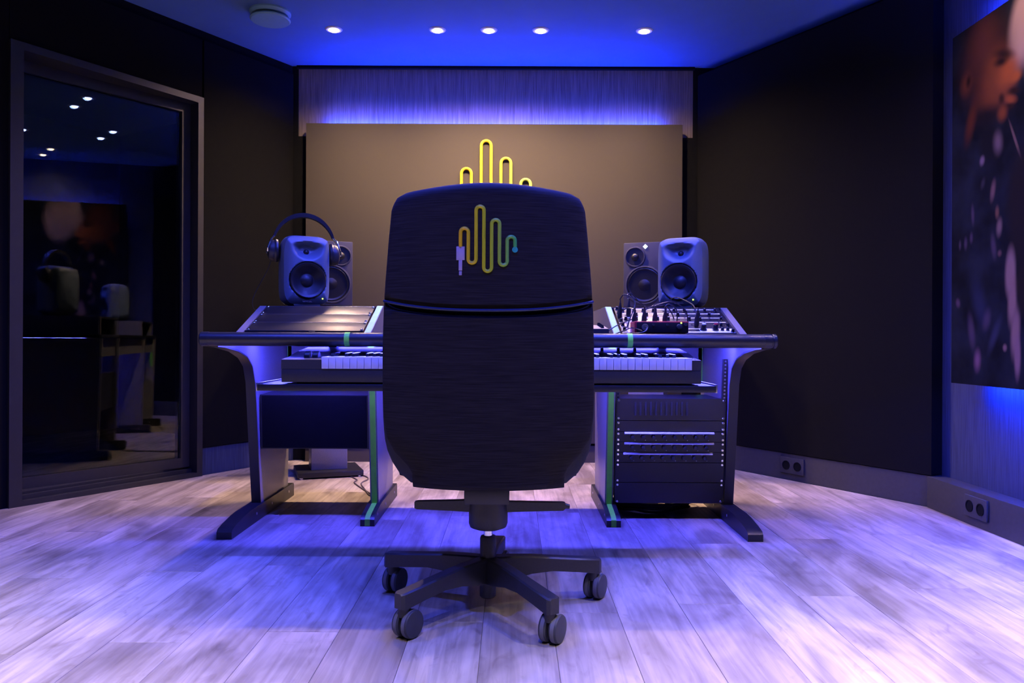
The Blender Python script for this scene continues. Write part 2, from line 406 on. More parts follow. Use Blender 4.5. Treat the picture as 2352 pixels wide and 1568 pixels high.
for (px, py), lab in zip(((767, 68), (1005, 69), (1123, 70), (1242, 71), (1480, 71)),
        ('warm ceiling downlight nearest the round air vent', 'warm ceiling downlight second from the air vent',
         'warm ceiling downlight in the middle of the row above the sign', 'warm ceiling downlight second from the right end of the row',
         'warm ceiling downlight at the right end of the row of five')):
    p = at(px, py, 4.166); downlight(p.x, p.y, 'warm', lab, 'row of warm downlights')
for x, y in ((-0.26, 3.36), (-0.02, 3.22), (0.65, 3.34), (0.90, 3.20), (0.79, 2.66)):
    downlight(x, y, 'blue', 'blue-white ceiling downlight mirrored in the glass door', 'blue downlights over the desk', P_BLUE_DESK)
for x, y, kd in ((-1.85, 1.05, 'white'), (-1.25, 1.8, 'blue'), (-0.42, 2.45, 'blue'), (-0.05, 0.35, 'white'), (-0.05, 1.15, 'blue'), (0.36, 2.45, 'blue'), (0.95, 1.8, 'blue'), (1.50, 1.3, 'white')):  # unseen; centre white and the blue beside it added to brighten floor and chair
    downlight(x, y, kd, ('blue' if kd == 'blue' else 'white') + ' unseen ceiling downlight above the open floor before the desk', 'downlights over the open floor', {0.35: 420.0, 1.15: 150.0, 1.3: 520.0, 1.8: 150.0}.get(y))

for x, y in ((1.44, 2.69), (1.70, 2.56)):
    downlight(x, y, 'warm', 'warm ceiling downlight close to the photo print', 'warm downlights beside the photo print', 32.0)

# round air vent on the ceiling
p = at(621, 26, 3.95)
t = thing('ceiling_air_vent', 'round white disc air vent on the ceiling', 'air vent', (p.x, p.y, CEIL))
MB().lathe([(0.102, 0.0), (0.102, -0.008), (0.090, -0.020), (0.070, -0.020)], n=40).build('vent_ring', M_vent, t)
MB().lathe([(0.050, -0.018), (0.050, -0.034)], n=24).build('vent_stem', M_vent, t)
MB().lathe([(0.090, -0.030), (0.098, -0.034), (0.100, -0.040), (0.094, -0.046), (0.02, -0.050)], n=40).build('vent_disc', M_vent, t)

# ================================================================== BACK PANEL AND SIGN
a, b = at(703, 290, 4.66), at(1568, 290, 4.66)
PX0, PX1, PZ = a.x, b.x, 2.025
struct(MB().box(-1.40, PX0 - .001, 4.733, 4.739, 0, PZ - .06).box(-1.40, -1.303, 4.733, 4.739, PZ - .06, CEIL - .001).build('shade_strip_2', M_black_gap, smooth=0), 'black strip for the shaded gap left of the taupe panel')  # black strips paint the shade in the gaps and corners beside the panel
struct(MB().box(PX1 + .001, 1.22, 4.733, 4.739, 0, PZ - .06).box(1.093, 1.22, 4.733, 4.739, PZ - .06, CEIL - .001).build('shade_strip_3', M_black_gap, smooth=0), 'black strip for the shaded gap right of the taupe panel')
t = thing('feature_panel', 'large taupe cloth panel behind the desk with blue light above it', 'wall panel', ((PX0 + PX1) / 2, 4.67, 0))
MB().box(PX0, PX1, 4.66, 4.685, 0.115, PZ, 0.003).build('board', M_panel, t, t.location)
MB().box(PX0, PX1, 4.672, 4.738, 0.0, 0.100).build('plinth', M_panel, t, t.location)
MB().box(PX0 + 0.03, PX1 - 0.03, 4.688, 4.738, 0.10, PZ - 0.06).build('batten', M_black_gap, t, t.location)
led = MB().box(PX0 + 0.11, PX1 - 0.11, 4.708, 4.720, PZ - 0.010, PZ - 0.004).build('led_tape', M_led, t, t.location)
MB().box(PX0 + 0.04, PX1 - 0.04, 4.688, 4.730, PZ - 0.06, PZ - 0.012).build('led_channel', M_alu, t, t.location)

# logo: a cable bent into a waveform; unit = spacing of its uprights
def logo_path(tops, bots, start, end, n=9):
    """uprights at x = 0..7; tops/bots of each arch (outer centreline), flat in the x-z plane"""
    pts = [(0, start)]
    for k in range(8):
        up = (k % 2 == 0)
        if up:
            T = tops[k // 2]; pts += [(k + 0.5 - 0.5 * math.cos(math.pi * i / n), T - 0.5 + 0.5 * math.sin(math.pi * i / n)) for i in range(n + 1)]
        elif k < 7:
            B = bots[k // 2]; pts += [(k + 0.5 - 0.5 * math.cos(math.pi * i / n), B + 0.5 - 0.5 * math.sin(math.pi * i / n)) for i in range(n + 1)]
    pts.append((7, end)); return pts
TOPS = [4.57, 7.39, 5.63, 3.5]; BOTS = [0.10, -1.0, -0.15]; LSTART, LEND = 2.2, 1.85
UN = 22.68 / F * 4.655
lc = at(840 + (751 + 77.3 * 3.5) / 3.409, 320, 4.655)
lz0 = at(1117, 323.5, 4.655).z - 7.39 * UN
t = thing('wall_sign', 'yellow cable-shaped waveform sign on the taupe panel', 'sign', (lc.x, 4.660, lz0))
pts = [((x - 3.5) * UN, -0.009, z * UN) for x, z in logo_path(TOPS, BOTS, LSTART, LEND)]
MB().tube(pts, 0.0092, 10).build('cable', M_yellow, t)
MB().lathe([(0.0, 0.0), (0.012, 0.002), (0.016, 0.010), (0.012, 0.018), (0.0, 0.022)], c=(3.5 * UN, -0.009, LEND * UN - 0.016), n=16).build('cable_end', M_yellow, t)
MB().box(-3.5 * UN - 0.024, -3.5 * UN + 0.024, -0.022, 0, 0.55 * UN, 2.2 * UN, 0.004).build('jack_body', M_white, t)
MB().cyl((-3.5 * UN, -0.011, 0.55 * UN), (-3.5 * UN, -0.011, -1.3 * UN), 0.011, 0.008).build('jack_pin', M_white, t)

# ================================================================== PHOTO PRINT ON THE RIGHT WALL
PY1, PY0, PZ0, PZ1, PXF = 3.228, 1.35, 0.565, 1.990, 1.82
def print_mat():
    m = bpy.data.materials.new('photo_print'); m.use_nodes = True
    N = m.node_tree.nodes; L = m.node_tree.links; b = N['Principled BSDF']; b.inputs['Roughness'].default_value = 0.7; b.inputs['Specular IOR Level'].default_value = 0.05
    tc = N.new('ShaderNodeTexCoord'); sp = N.new('ShaderNodeSeparateXYZ'); L.new(tc.outputs['Object'], sp.inputs[0])
    no = N.new('ShaderNodeTexNoise'); no.inputs['Scale'].default_value = 7; L.new(tc.outputs['Object'], no.inputs['Vector'])
    ra = N.new('ShaderNodeValToRGB'); ra.color_ramp.elements[0].color = (0.004, 0.005, 0.008, 1); ra.color_ramp.elements[1].color = (0.012, 0.015, 0.024, 1)
    ra.color_ramp.elements[0].position = .35; ra.color_ramp.elements[1].position = .7
    L.new(no.outputs['Fac'], ra.inputs[0]); cur = ra.outputs[0]
    def mth(op, a, c=None):
        n = N.new('ShaderNodeMath'); n.operation = op
        for i, q in enumerate((a, c)):
            if q is None: continue
            if isinstance(q, (int, float)): n.inputs[i].default_value = q
            else: L.new(q, n.inputs[i])
        return n.outputs[0]
    # soft-edged blobs: pixel centre, pixel radii, tilt, colour, softness
    blobs = [
        (2345, 55, 34, 105, -14, (0.30, 0.20, 0.19), .45), (2400, 60, 60, 130, 0, (0.30, 0.20, 0.19), .4),
        (2258, 138, 60, 112, 8, (0.045, 0.016, 0.013), .7), (2252, 105, 32, 70, 0, (0.075, 0.024, 0.020), .9),
        (2275, 205, 40, 60, 4, (0.105, 0.030, 0.015), .9), (2290, 175, 36, 70, 10, (0.155, 0.043, 0.019), .9),
        (2314, 165, 26, 40, -24, (0.27, 0.070, 0.023), .9), (2330, 174, 14, 14, 0, (0.28, 0.075, 0.022), .8),
        (2318, 226, 16, 12, -20, (0.22, 0.055, 0.020), .8), (2302, 122, 26, 13, -22, (0.022, 0.010, 0.010), .9),
        (2296, 140, 17, 12, -10, (0.015, 0.008, 0.009), .9), (2326, 206, 15, 9, -15, (0.020, 0.008, 0.007), .9),
        (2298, 226, 7, 15, 25, (0.03, 0.012, 0.009), .9), (2262, 268, 52, 24, -8, (0.010, 0.007, 0.009), .9),
        (2316, 244, 14, 8, -10, (0.02, 0.009, 0.008), .9), (2300, 258, 12, 20, 20, (0.16, 0.042, 0.016), .9),
        (2217, 192, 14, 30, -8, (0.10, 0.029, 0.015), .8), (2222, 186, 6, 15, -8, (0.02, 0.008, 0.007), .9),
        (2228, 280, 11, 50, -20, (0.085, 0.021, 0.011), .9), (2270, 325, 26, 58, 12, (0.007, 0.007, 0.010), .6),
        (2290, 326, 11, 28, 8, (0.12, 0.08, 0.085), .9), (2330, 320, 3, 55, 24, (0.13, 0.075, 0.065), .7),
        (2352, 470, 44, 150, 0, (0.012, 0.009, 0.010), .4), (2254, 368, 6, 12, -10, (0.15, 0.10, 0.13), .8),
        (2279, 436, 6, 26, -12, (0.12, 0.065, 0.066), .8), (2289, 486, 5, 16, 0, (0.12, 0.058, 0.040), .8),
        (2233, 492, 4, 24, 4, (0.060, 0.040, 0.060), .9), (2256, 420, 5, 14, -20, (0.03, 0.026, 0.036), .9),
        (2294, 520, 7, 22, -6, (0.15, 0.095, 0.085), .8), (2281, 565, 6, 30, 10, (0.055, 0.038, 0.055), .9),
        (2217, 558, 4, 15, 0, (0.055, 0.036, 0.055), .9), (2230, 545, 4, 13, 0, (0.050, 0.032, 0.055), .9), (2204, 562, 3, 12, 0, (0.05, 0.035, 0.05), .9),
        (2295, 580, 5, 8, 0, (0.10, 0.05, 0.048), .8), (2200, 695, 5, 11, 25, (0.07, 0.04, 0.065), .9),
        (2320, 625, 13, 62, -2, (0.20, 0.122, 0.105), .5), (2325, 690, 11, 60, -5, (0.19, 0.112, 0.10), .6), (2332, 760, 11, 64, -5, (0.18, 0.105, 0.10), .6), (2337, 815, 8, 56, 0, (0.17, 0.095, 0.105), .6),
        (2352, 660, 20, 70, 0, (0.012, 0.009, 0.009), .4), (2250, 700, 16, 64, 22, (0.016, 0.019, 0.040), .9),
        (2231, 760, 8, 42, 10, (0.050, 0.034, 0.058), .9), (2266, 732, 9, 26, -18, (0.045, 0.033, 0.056), .9), (2284, 768, 8, 46, -28, (0.024, 0.026, 0.050), .9),
        (2308, 797, 5, 9, 0, (0.16, 0.09, 0.085), .8), (2245, 826, 8, 26, -4, (0.13, 0.062, 0.10), .9)]
    for (px, py, rx, ry, tilt, c, soft) in blobs:
        def yz(x, y):
            Z = PXF * F / (x - 1176); return Z, H - (y - 783.5) / F * Z
        Yc, zc = yz(px, py); ry_ = abs(yz(px + rx, py)[0] - yz(px - rx, py)[0]) / 2; rz_ = ry / F * Yc
        dy, dz = mth('SUBTRACT', sp.outputs[1], Yc), mth('SUBTRACT', sp.outputs[2], zc)
        ca, sa = math.cos(R(tilt)), math.sin(R(tilt))
        p_ = mth('DIVIDE', mth('ADD', mth('MULTIPLY', dy, ca), mth('MULTIPLY', dz, -sa)), ry_)
        q_ = mth('DIVIDE', mth('ADD', mth('MULTIPLY', dy, sa), mth('MULTIPLY', dz, ca)), rz_)
        d = mth('SQRT', mth('ADD', mth('MULTIPLY', p_, p_), mth('MULTIPLY', q_, q_)))
        mr = N.new('ShaderNodeMapRange'); mr.interpolation_type = 'SMOOTHSTEP'
        mr.inputs[1].default_value = 1 + soft * .5; mr.inputs[2].default_value = 1 - soft
        L.new(d, mr.inputs[0])
        mx = N.new('ShaderNodeMix'); mx.data_type = 'RGBA'; mx.inputs[7].default_value = c + (1,)
        L.new(mr.outputs[0], mx.inputs['Factor']); L.new(cur, mx.inputs[6]); cur = mx.outputs[2]
    L.new(cur, b.inputs['Base Color']); return m
t = thing('photo_print', 'large dark framed photo print of a man in profile on the right wall', 'picture', (0, 0, 0))
MB().box(PXF, PXF + 0.028, PY0, PY1, PZ0, PZ1).build('print_board', print_mat(), t, smooth=0)
MB().box(PXF + 0.028, XR - 0.001, PY0 + 0.10, PY1 - 0.16, PZ0 + 0.05, PZ1 - 0.05).build('standoff_frame', M_black_gap, t, smooth=0)
for z0, z1 in ((PZ0 + 0.018, PZ0 + 0.024), (PZ1 - 0.024, PZ1 - 0.018)):
    MB().box(PXF + 0.045, PXF + 0.057, PY0 + 0.05, PY1 - 0.10, z0, z1).build('led_tape', M_led_side, t, smooth=0)
# added unseen panel behind the camera, its tapes give blue fill light
t = thing('rear_fill_panel', 'added panel on the rear wall giving unseen blue fill light', 'wall panel', (-0.4, YB, 0))
MB().box(-2.2, 1.4, YB + 0.06, YB + 0.085, 0.5, 2.0).build('board', M_panel, t, t.location)
MB().box(-2.0, 1.2, YB + 0.001, YB + 0.06, 0.6, 1.9).build('standoff_frame', M_black_gap, t, t.location)
for z0 in (0.53, 1.965): MB().box(-2.15, 1.35, YB + 0.03, YB + 0.045, z0, z0 + 0.008).build('led_tape', M_fill_rear, t, t.location)

# wall sockets on the skirting
def socket(name, loc, rz, label):
    t = thing(name, label, 'wall socket', loc, rz)
    MB().box(-0.075, 0.075, -0.010, 0.0, -0.042, 0.042, 0.003).build('cover_plate', M_plinth, t)
    for s in (-0.036, 0.036):
        MB().lathe([(0.024, -0.0105), (0.024, -0.013), (0.020, -0.013), (0.018, -0.006)], c=(s, 0, 0), axis='y', n=20).build('socket_well', M_black_gap, t)
socket('wall_socket', (1.845, 3.085, 0.078), R(-90), 'dark double wall socket on the skirting below the photo print')
q = BR + uR * 0.74 + nR * -0.006
socket('wall_socket', (q.x, q.y, 0.078), math.atan2(nR.x, -nR.y), 'black double wall socket on the plinth of the slanted wall')

# ================================================================== STUDIO DESK
desk = thing('studio_desk', 'wide black studio desk with green edge bands and splayed feet', 'desk', (-0.075, 3.2, 0))
D = desk.location
OUT = [(3.21, .058), (3.17, .30), (3.13, .56), (3.10, .625), (3.04, .662), (2.94, .688), (2.80, .705), (2.735, .708), (2.735, .734), (3.62, .734), (3.60, .058)]
INN = [(3.22, .058), (3.145, .60), (3.12, .734), (3.62, .734), (3.60, .058)]
def foot_poly(y0): return [(y0, 0.0), (y0, .026), (y0 + .012, .036), (y0 + .05, .044), (y0 + .14, .056), (y0 + .20, .060), (3.655, .060), (3.665, .050), (3.665, .0)]
for x0, x1, poly, y0, green in ((-1.068, -1.032, OUT, 2.85, 0), (.876, .912, OUT, 2.85, 0), (-.582, -.548, INN, 3.06, 1), (.386, .420, INN, 3.06, 1)):
    sp_ = MB().prism(poly, 'x', x0, x1).build('side_panel', M_desk_panel, desk, D)
    xm = (x0 + x1) / 2
    ft = MB().prism(foot_poly(y0), 'x', xm - .028, xm + .028).build('foot', M_black_metal, desk, D)
    side = -1 if xm > 0 else 1
    for yy in (3.15, 3.35, 3.60):
        MB().lathe([(.0, .0295), (.005, .0295), (.0055, .028)], c=(0, 0, 0), axis='x', n=10).move(Matrix.Translation((xm, yy - .02, .033)) @ Matrix.Scale(side, 4, (1, 0, 0))).build('bolt', M_alu, ft, D)
    if green:
        e = [(y - .004 if i < 3 else y, z) for i, (y, z) in enumerate(INN)]
        MB().prism([(3.2155, .06), (3.1405, .60), (3.1155, .734), (3.122, .734), (3.147, .60), (3.222, .06)], 'x', xm - .011, xm + .011).build('green_edge_band', M_green, sp_, D)
        fp = foot_poly(y0)[:6]
        strip = [(y - .002 if i < 3 else y, z + .002) for i, (y, z) in enumerate(fp)] + [(3.215, .062), (3.215, .055)] + [(y + .004, z - .006) for y, z in fp[::-1][:-1]] + [(y0 + .004, .0)]
        MB().prism(strip, 'x', xm - .010, xm + .010).build('green_edge_band', M_green, ft, D)
    else:
        xi = x1 if xm < 0 else x0 - .018
        fr = poly[:8]; o1, o2 = [], []
        for i_, (py_, pz_) in enumerate(fr):
            a_, b_ = fr[max(i_ - 1, 0)], fr[min(i_ + 1, 7)]; ty, tz_ = b_[0] - a_[0], b_[1] - a_[1]; ln = math.hypot(ty, tz_)
            ny, nz = -tz_ / ln, ty / ln
            o1.append((py_ + ny * .0025, pz_ + nz * .0025)); o2.append((py_ - ny * .004, pz_ - nz * .004))
        MB().prism(o1 + o2[::-1], 'x', x0 - .0008, x1 + .0008).build('shade_edge_band', M_black_metal, sp_, D)  # dark strip added as the shade of the front edge over the lighter panel
        MB().box(xi, xi + .018, 3.585, 3.60, .50, .734).build('green_edge_band', M_green, sp_, D)
MB().box(-1.075, .918, 2.745, 3.62, .735, .757, .003).build('worktop', M_black_metal, desk, D)
MB().box(-1.03, .874, 3.585, 3.60, .62, .734).build('back_rail', M_desk_panel, desk, D)
MB().box(-1.00, .85, 3.090, 3.105, .7285, .7345).build('led_tape', M_led_desk, desk, D)
rl, rr_ = at(460, 780, 2.73).x, at(1784, 786, 2.73).x
rail = MB().tube([(rl + .03, 2.735, .7335), (rr_ - .045, 2.735, .7335)], .0245, 24).build('armrest_rail', M_leather, desk, D)
MB().tube([(rl, 2.735, .7335), (rl + .004, 2.735, .7335), (rl + .03, 2.735, .7335)], [.022, .0255, .0255], 24).build('rail_end_cap', M_black_metal, rail, D)
MB().tube([(rr_ - .045, 2.735, .7335), (rr_ - .02, 2.735, .7335), (rr_ - .018, 2.735, .7335), (rr_ - .014, 2.735, .7335), (rr_ - .012, 2.735, .7335), (rr_ - .003, 2.735, .7335), (rr_, 2.735, .7335)], [.0255, .0255, .0235, .0235, .0255, .0255, .022], 24).build('rail_end_cap', M_black_metal, rail, D)
for px in (799, 1446):
    x = at(px, 785, 2.735).x
    MB().tube([(x - .009, 2.735, .7335), (x + .009, 2.735, .7335)], .0255, 24).build('green_band', M_green, rail, D)
# slanted rack housings on top
SL = math.atan2(.111, .28)
CH = [(2.88, .757), (3.16, .868), (3.60, .868), (3.60, .757)]
for xa, xb, mint in ((-1.022, -.522, 'r'), (.376, .870, 'l')):
    hs = MB().box(xa + .026, xb - .026, 3.155, 3.60, .853, .868, .002).build('top_shelf', M_black_metal, desk, D)
    for sd, x0 in (('l', xa), ('r', xb - .026)):
        c = MB().prism(CH, 'x', x0, x0 + .026).build('side_cheek', M_desk_panel, hs, D)
        if sd == mint:
            c2 = [(2.876, .757), (3.158, .870), (3.30, .870), (3.30, .866), (3.162, .864), (2.89, .757)]
            MB().prism(c2, 'x', x0 + .002, x0 + .024).build('mint_edge_band', M_mint, hs, D)
# pull-out keyboard shelf with its brackets
tx0, tx1 = at(592, 890, 2.6).x, at(1644, 890, 2.6).x
tray = MB().box(tx0, tx1, 2.59, 3.02, .562, .584, .003).build('keyboard_shelf', M_black_metal, desk, D)
for x in (tx0 - .006, tx1 - .002):
    MB().box(x, x + .008, 2.60, 3.015, .560, .588, .001).build('slide_rail', M_alu, tray, D)
for x in (-.70, .56): MB().box(x, x + .03, 2.975, 3.018, .584, .735).build('shelf_bracket', M_black_metal, tray, D)

# ------------------------------------------------------------------ blank rack panels in the slanted housing
def frame_on_slope(o, x, s0):
    o.location = (x, 2.885 + s0 * math.cos(SL), .7585 + s0 * math.sin(SL)); o.rotation_euler = (SL, 0, 0)
scr = MB().lathe([(.0, .005), (.004, .005), (.0055, .003), (.0055, 0)], n=12).mesh('screw', M_chrome)
for k, lab in enumerate(('blank black rack panel nearest the armrest rail', 'middle blank black rack panel of the slanted housing', 'blank black rack panel just below the headphone-draped speaker')):
    t = thing('rack_blank_panel', lab, 'rack panel', group='blank panels in the slanted housing'); frame_on_slope(t, -.772, .012 + k * .092)
    MB().box(-.218, .218, .001, .089, -.004, .002, .001).build('plate', M_black_gloss, t)
    MB().box(-.218, .218, .0885, .0905, -.004, .0028).build('edge_strip', M_alu, t)
    for x in (-.212, .212):
        for y in (.010, .080): inst(scr, 'screw', t, (x, y, .002))
# thin flat tablet lying at the foot of the panels
t = thing('flat_tablet', 'thin blue-edged slab lying in front of the blank panels', 'tablet', (-.84, 2.83, .757))
MB().box(-.115, .115, -.05, .04, 0, .008, .002).build('slab', M_black_gloss, t)
MB().box(-.110, .110, -.047, .037, .008, .0085).build('screen', mat('tablet_glass', (.03, .05, .10), .12), t)

# ------------------------------------------------------------------ modular synthesizer in the other housing
syn = thing('modular_synthesizer', 'silver modular synthesizer full of knobs set in the slanted housing', 'synthesizer'); frame_on_slope(syn, .623, .008)
SW, SH = .212, .286
MB().box(-SW, SW, 0, SH, -.006, 0, .001).build('face_plate', M_synth, syn)
rows = (.262, .214, .166, .118)
m = MB()
for v in rows:
    x = -SW + .022
    while x < SW - .02:
        wd = random.uniform(.03, .06); m.box(x, min(x + wd, SW - .012), v - .0034, v + .0034, 0, .0008); x += wd + random.uniform(.003, .008)
m.build('printed_stripes', M_white, syn, smooth=0)['kind'] = 'stuff'
MB().box(-SW + .02, SW - .004, .006, .048, 0, .0012).build('white_strip', M_silver, syn, smooth=0)
MB().box(-.010 + .03, .05 + .03, .018, .040, .0012, .002).build('display', M_black_gloss, syn, smooth=0)
kn = MB().lathe([(.0075, 0), (.0075, .002), (.006, .003), (.0055, .013), (.004, .014), (0, .014)], n=14).mesh('knob', M_black_gloss)
ptr = MB().box(-.0006, .0006, 0, .005, .0141, .0147).mesh('pointer', M_white, 0)
jk = MB().lathe([(.0045, 0), (.0045, .002), (.0028, .002), (.0026, .0)], n=12).mesh('jack', M_chrome)
for i, v in enumerate((.240, .190, .142)):
    for j in range(10):
        x = -SW + .030 + j * .041 + (.006 if i % 2 else 0)
        if x > SW - .01: continue
        if (i + j) % 3 == 1: inst(jk, 'jack', syn, (x, v, 0))
        else: o = inst(kn, 'knob', syn, (x, v, 0)); inst(ptr, 'pointer', o, (0, 0, 0), (0, 0, random.uniform(-2, 2)))
for j in range(6):
    inst(kn, 'knob', syn, (-SW + .010, .030 + j * .046, 0))
for j in range(8): inst(jk, 'jack', syn, (-SW + .05 + j * .045, .088, 0))
bk = MB().lathe([(.013, 0), (.013, .003), (.010, .004), (.009, .022), (.006, .024), (0, .024)], n=20)
bkm = bk.mesh('large_knob', M_black_gloss)
cap = MB().lathe([(.0075, .0241), (.0075, .0262), (.004, .027), (0, .027)], n=16)
for x, mm in ((.095, M_white), (.140, M_red)):
    o = inst(bkm, 'large_knob', syn, (x, .034, 0)); inst(cap.mesh('knob_cap', mm), 'knob_cap', o)
for x, v in ((.165, .030), (.185, .030), (.200, .014), (.196, .075), (.170, .075)): inst(kn, 'knob', syn, (x, v, 0))

# patch cables plugged into the synthesizer
def c6(x, y, Z): return at(1360 + x / 6.918, 660 + y / 6.918, Z)
Minv = (Matrix.Rotation(SL, 4, 'X')).to_3x3()
nrm = Minv @ Vector((0, 0, 1))
def on_face(x, y):
    """where the pixel's ray meets the synthesizer's face"""
    d = at(x, y, 1.0) - Vector((0, 0, H)); o = Vector((0, 0, H)); p0 = Vector(syn.location)
    return o + d * ((p0 - o).dot(nrm) / d.dot(nrm))
plug = MB().lathe([(.003, -.004), (.003, .0), (.0085, .002), (.0095, .010), (.0095, .032), (.0075, .040), (.0065, .048), (.0045, .052), (.0040, .064), (.0025, .066)], n=14).mesh('plug', M_rubber)
cables = [
    ((435, 490), [(450, 180), (500, 115), (570, 130), (650, 175), (685, 250), (660, 350), (600, 500), (552, 640)], 'black patch cable nearest the mint edge band, looping highest'),
    ((575, 465), [(565, 180), (560, 120), (600, 95), (660, 130), (740, 220), (830, 285), (900, 320), (985, 325), (990, 420)], 'black patch cable second from the mint edge band'),
    ((665, 610), [(655, 350), (610, 330), (550, 335), (490, 360), (465, 400), (470, 470)], 'patch cable with a short low arc over the silver face'),
    ((820, 590), [(825, 350), (870, 340), (920, 320), (1010, 272), (1100, 262), (1190, 305), (1260, 400), (1300, 500)], 'patch cable rising behind the red interface, left of its middle'),
    ((990, 590), [(985, 300), (1060, 272), (1160, 240), (1250, 225), (1340, 250), (1430, 310), (1500, 390), (1520, 560)], 'patch cable with a wide arc behind the middle of the red interface'),
    ((1150, 590), [(1150, 330), (1185, 275), (1240, 270), (1300, 300), (1345, 370), (1352, 470), (1345, 570)], 'patch cable above the right half of the red interface'),
    ((1655, 620), [(1640, 330), (1600, 275), (1540, 235), (1450, 190), (1360, 160), (1290, 165), (1250, 190)], 'patch cable standing apart on the blue right half of the synthesizer')]
for (bx, by), path, lab in cables:
    base = on_face(1360 + bx / 6.918, 660 + by / 6.918)
    t = thing('patch_cable', lab, 'cable', base, 0, 'patch cables on the synthesizer')
    o = inst(plug, 'plug', t, (0, 0, 0), (SL, 0, 0))
    tip = nrm * .066
    n_ = len(path); end = on_face(1360 + path[-1][0] / 6.918, 660 + path[-1][1] / 6.918)
    y0 = (base + tip).y; P = [tip, tip + nrm * .008]
    for i, (x, y) in enumerate(path):
        yy = y0 + (end.y - y0) * (i + 1) / n_ if i < n_ - 1 else end.y
        P.append(c6(x, y, yy) - base)
    MB().tube(spline(P, 6), .0024, 6).build('cable', M_cable, t)
t = thing('instrument_cable', 'thin black cable running from the rail up over the mint edge band', 'cable', c6(330, 762, 2.79))
MB().tube(spline([c6(330, 762, 2.79) - t.location, c6(400, 725, 2.80) - t.location, c6(520, 680, 2.80) - t.location, c6(640, 640, 2.82) - t.location, c6(800, 690, 2.76) - t.location], 8), .0022, 6).build('cable', M_cable, t)
t = thing('instrument_cable', 'thin black cable looping from the control box across the silver face', 'cable', c6(250, 690, 2.84))
MB().tube(spline([c6(250, 690, 2.84) - t.location, c6(300, 660, 2.84) - t.location, c6(400, 600, 2.86) - t.location, c6(540, 540, 2.92) - t.location, c6(640, 500, 2.97) - t.location], 8), .0022, 6).build('cable', M_cable, t)

# red audio interface standing before the synthesizer
p = at(1516.5, 771, 2.83)
t = thing('audio_interface', 'small red audio interface with black front on the desk edge', 'audio interface', (p.x, 2.85, .757))
wd = .098
MB().box(-wd, wd, -.045, .06, .004, .047, .006).build('case', M_red, t)
MB().box(-wd + .008, wd - .002, -.0475, -.044, .006, .0425, .002).build('front_plate', M_black_gloss, t)
for x in (-.08, .08):
    for y in (-.035, .05): MB().cyl((x, y, 0), (x, y, .005), .007).build('rubber_foot', M_rubber, t)
MB().lathe([(.012, -.0478), (.012, -.050), (.008, -.050), (.007, -.049)], c=(-.060, 0, .026), axis='y', n=18).build('input_socket', M_alu, t)
MB().tube(spline([(-.060, -.05, .026), (-.056, -.07, .022), (-.065, -.085, .010), (-.085, -.080, .0035), (-.11, -.03, .0035)], 6), .003, 6).build('input_lead', M_cable, t)
MB().lathe([(.010, -.0478), (.0095, -.062), (.008, -.063), (0, -.063)], c=(.062, 0, .027), axis='y', n=20).build('level_knob', M_black_plastic, t)
for x in (-.03, .02): MB().lathe([(.004, -.0478), (.004, -.054), (0, -.054)], c=(x, 0, .034), axis='y', n=12).build('gain_knob', M_black_plastic, t)
MB().lathe([(.0028, -.0478), (.0028, -.0486), (0, -.0486)], c=(.070, 0, .041), axis='y', n=10).build('status_light', M_green_led, t)
MB().lathe([(.006, -.0478), (.006, -.052), (0, -.052)], c=(.086, 0, .036), axis='y', n=12).build('phones_knob', M_black_plastic, t)

# low control box left of it
p0, p1 = at(1290, 770, 2.82), at(1398, 770, 2.82)
t = thing('control_box', 'low black control box with a pale top on the desk middle', 'control box', ((p0.x + p1.x) / 2, 2.90, .757))
hw_ = (p1.x - p0.x) / 2
MB().prism([(-.09, 0), (-.09, .018), (.09, .034), (.09, 0)], 'x', -hw_, hw_).build('case', M_black_plastic, t)
MB().prism([(-.089, .0182), (.089, .0342), (.089, .0352), (-.089, .0192)], 'x', -hw_ + .002, hw_ - .002).build('top_plate', M_alu, t)
for i in range(5): MB().lathe([(.006, .0), (.005, .012), (0, .012)], c=(hw_ - .02, -.06 + i * .032, .020 + i * .003), n=12).build('knob', M_black_gloss, t)

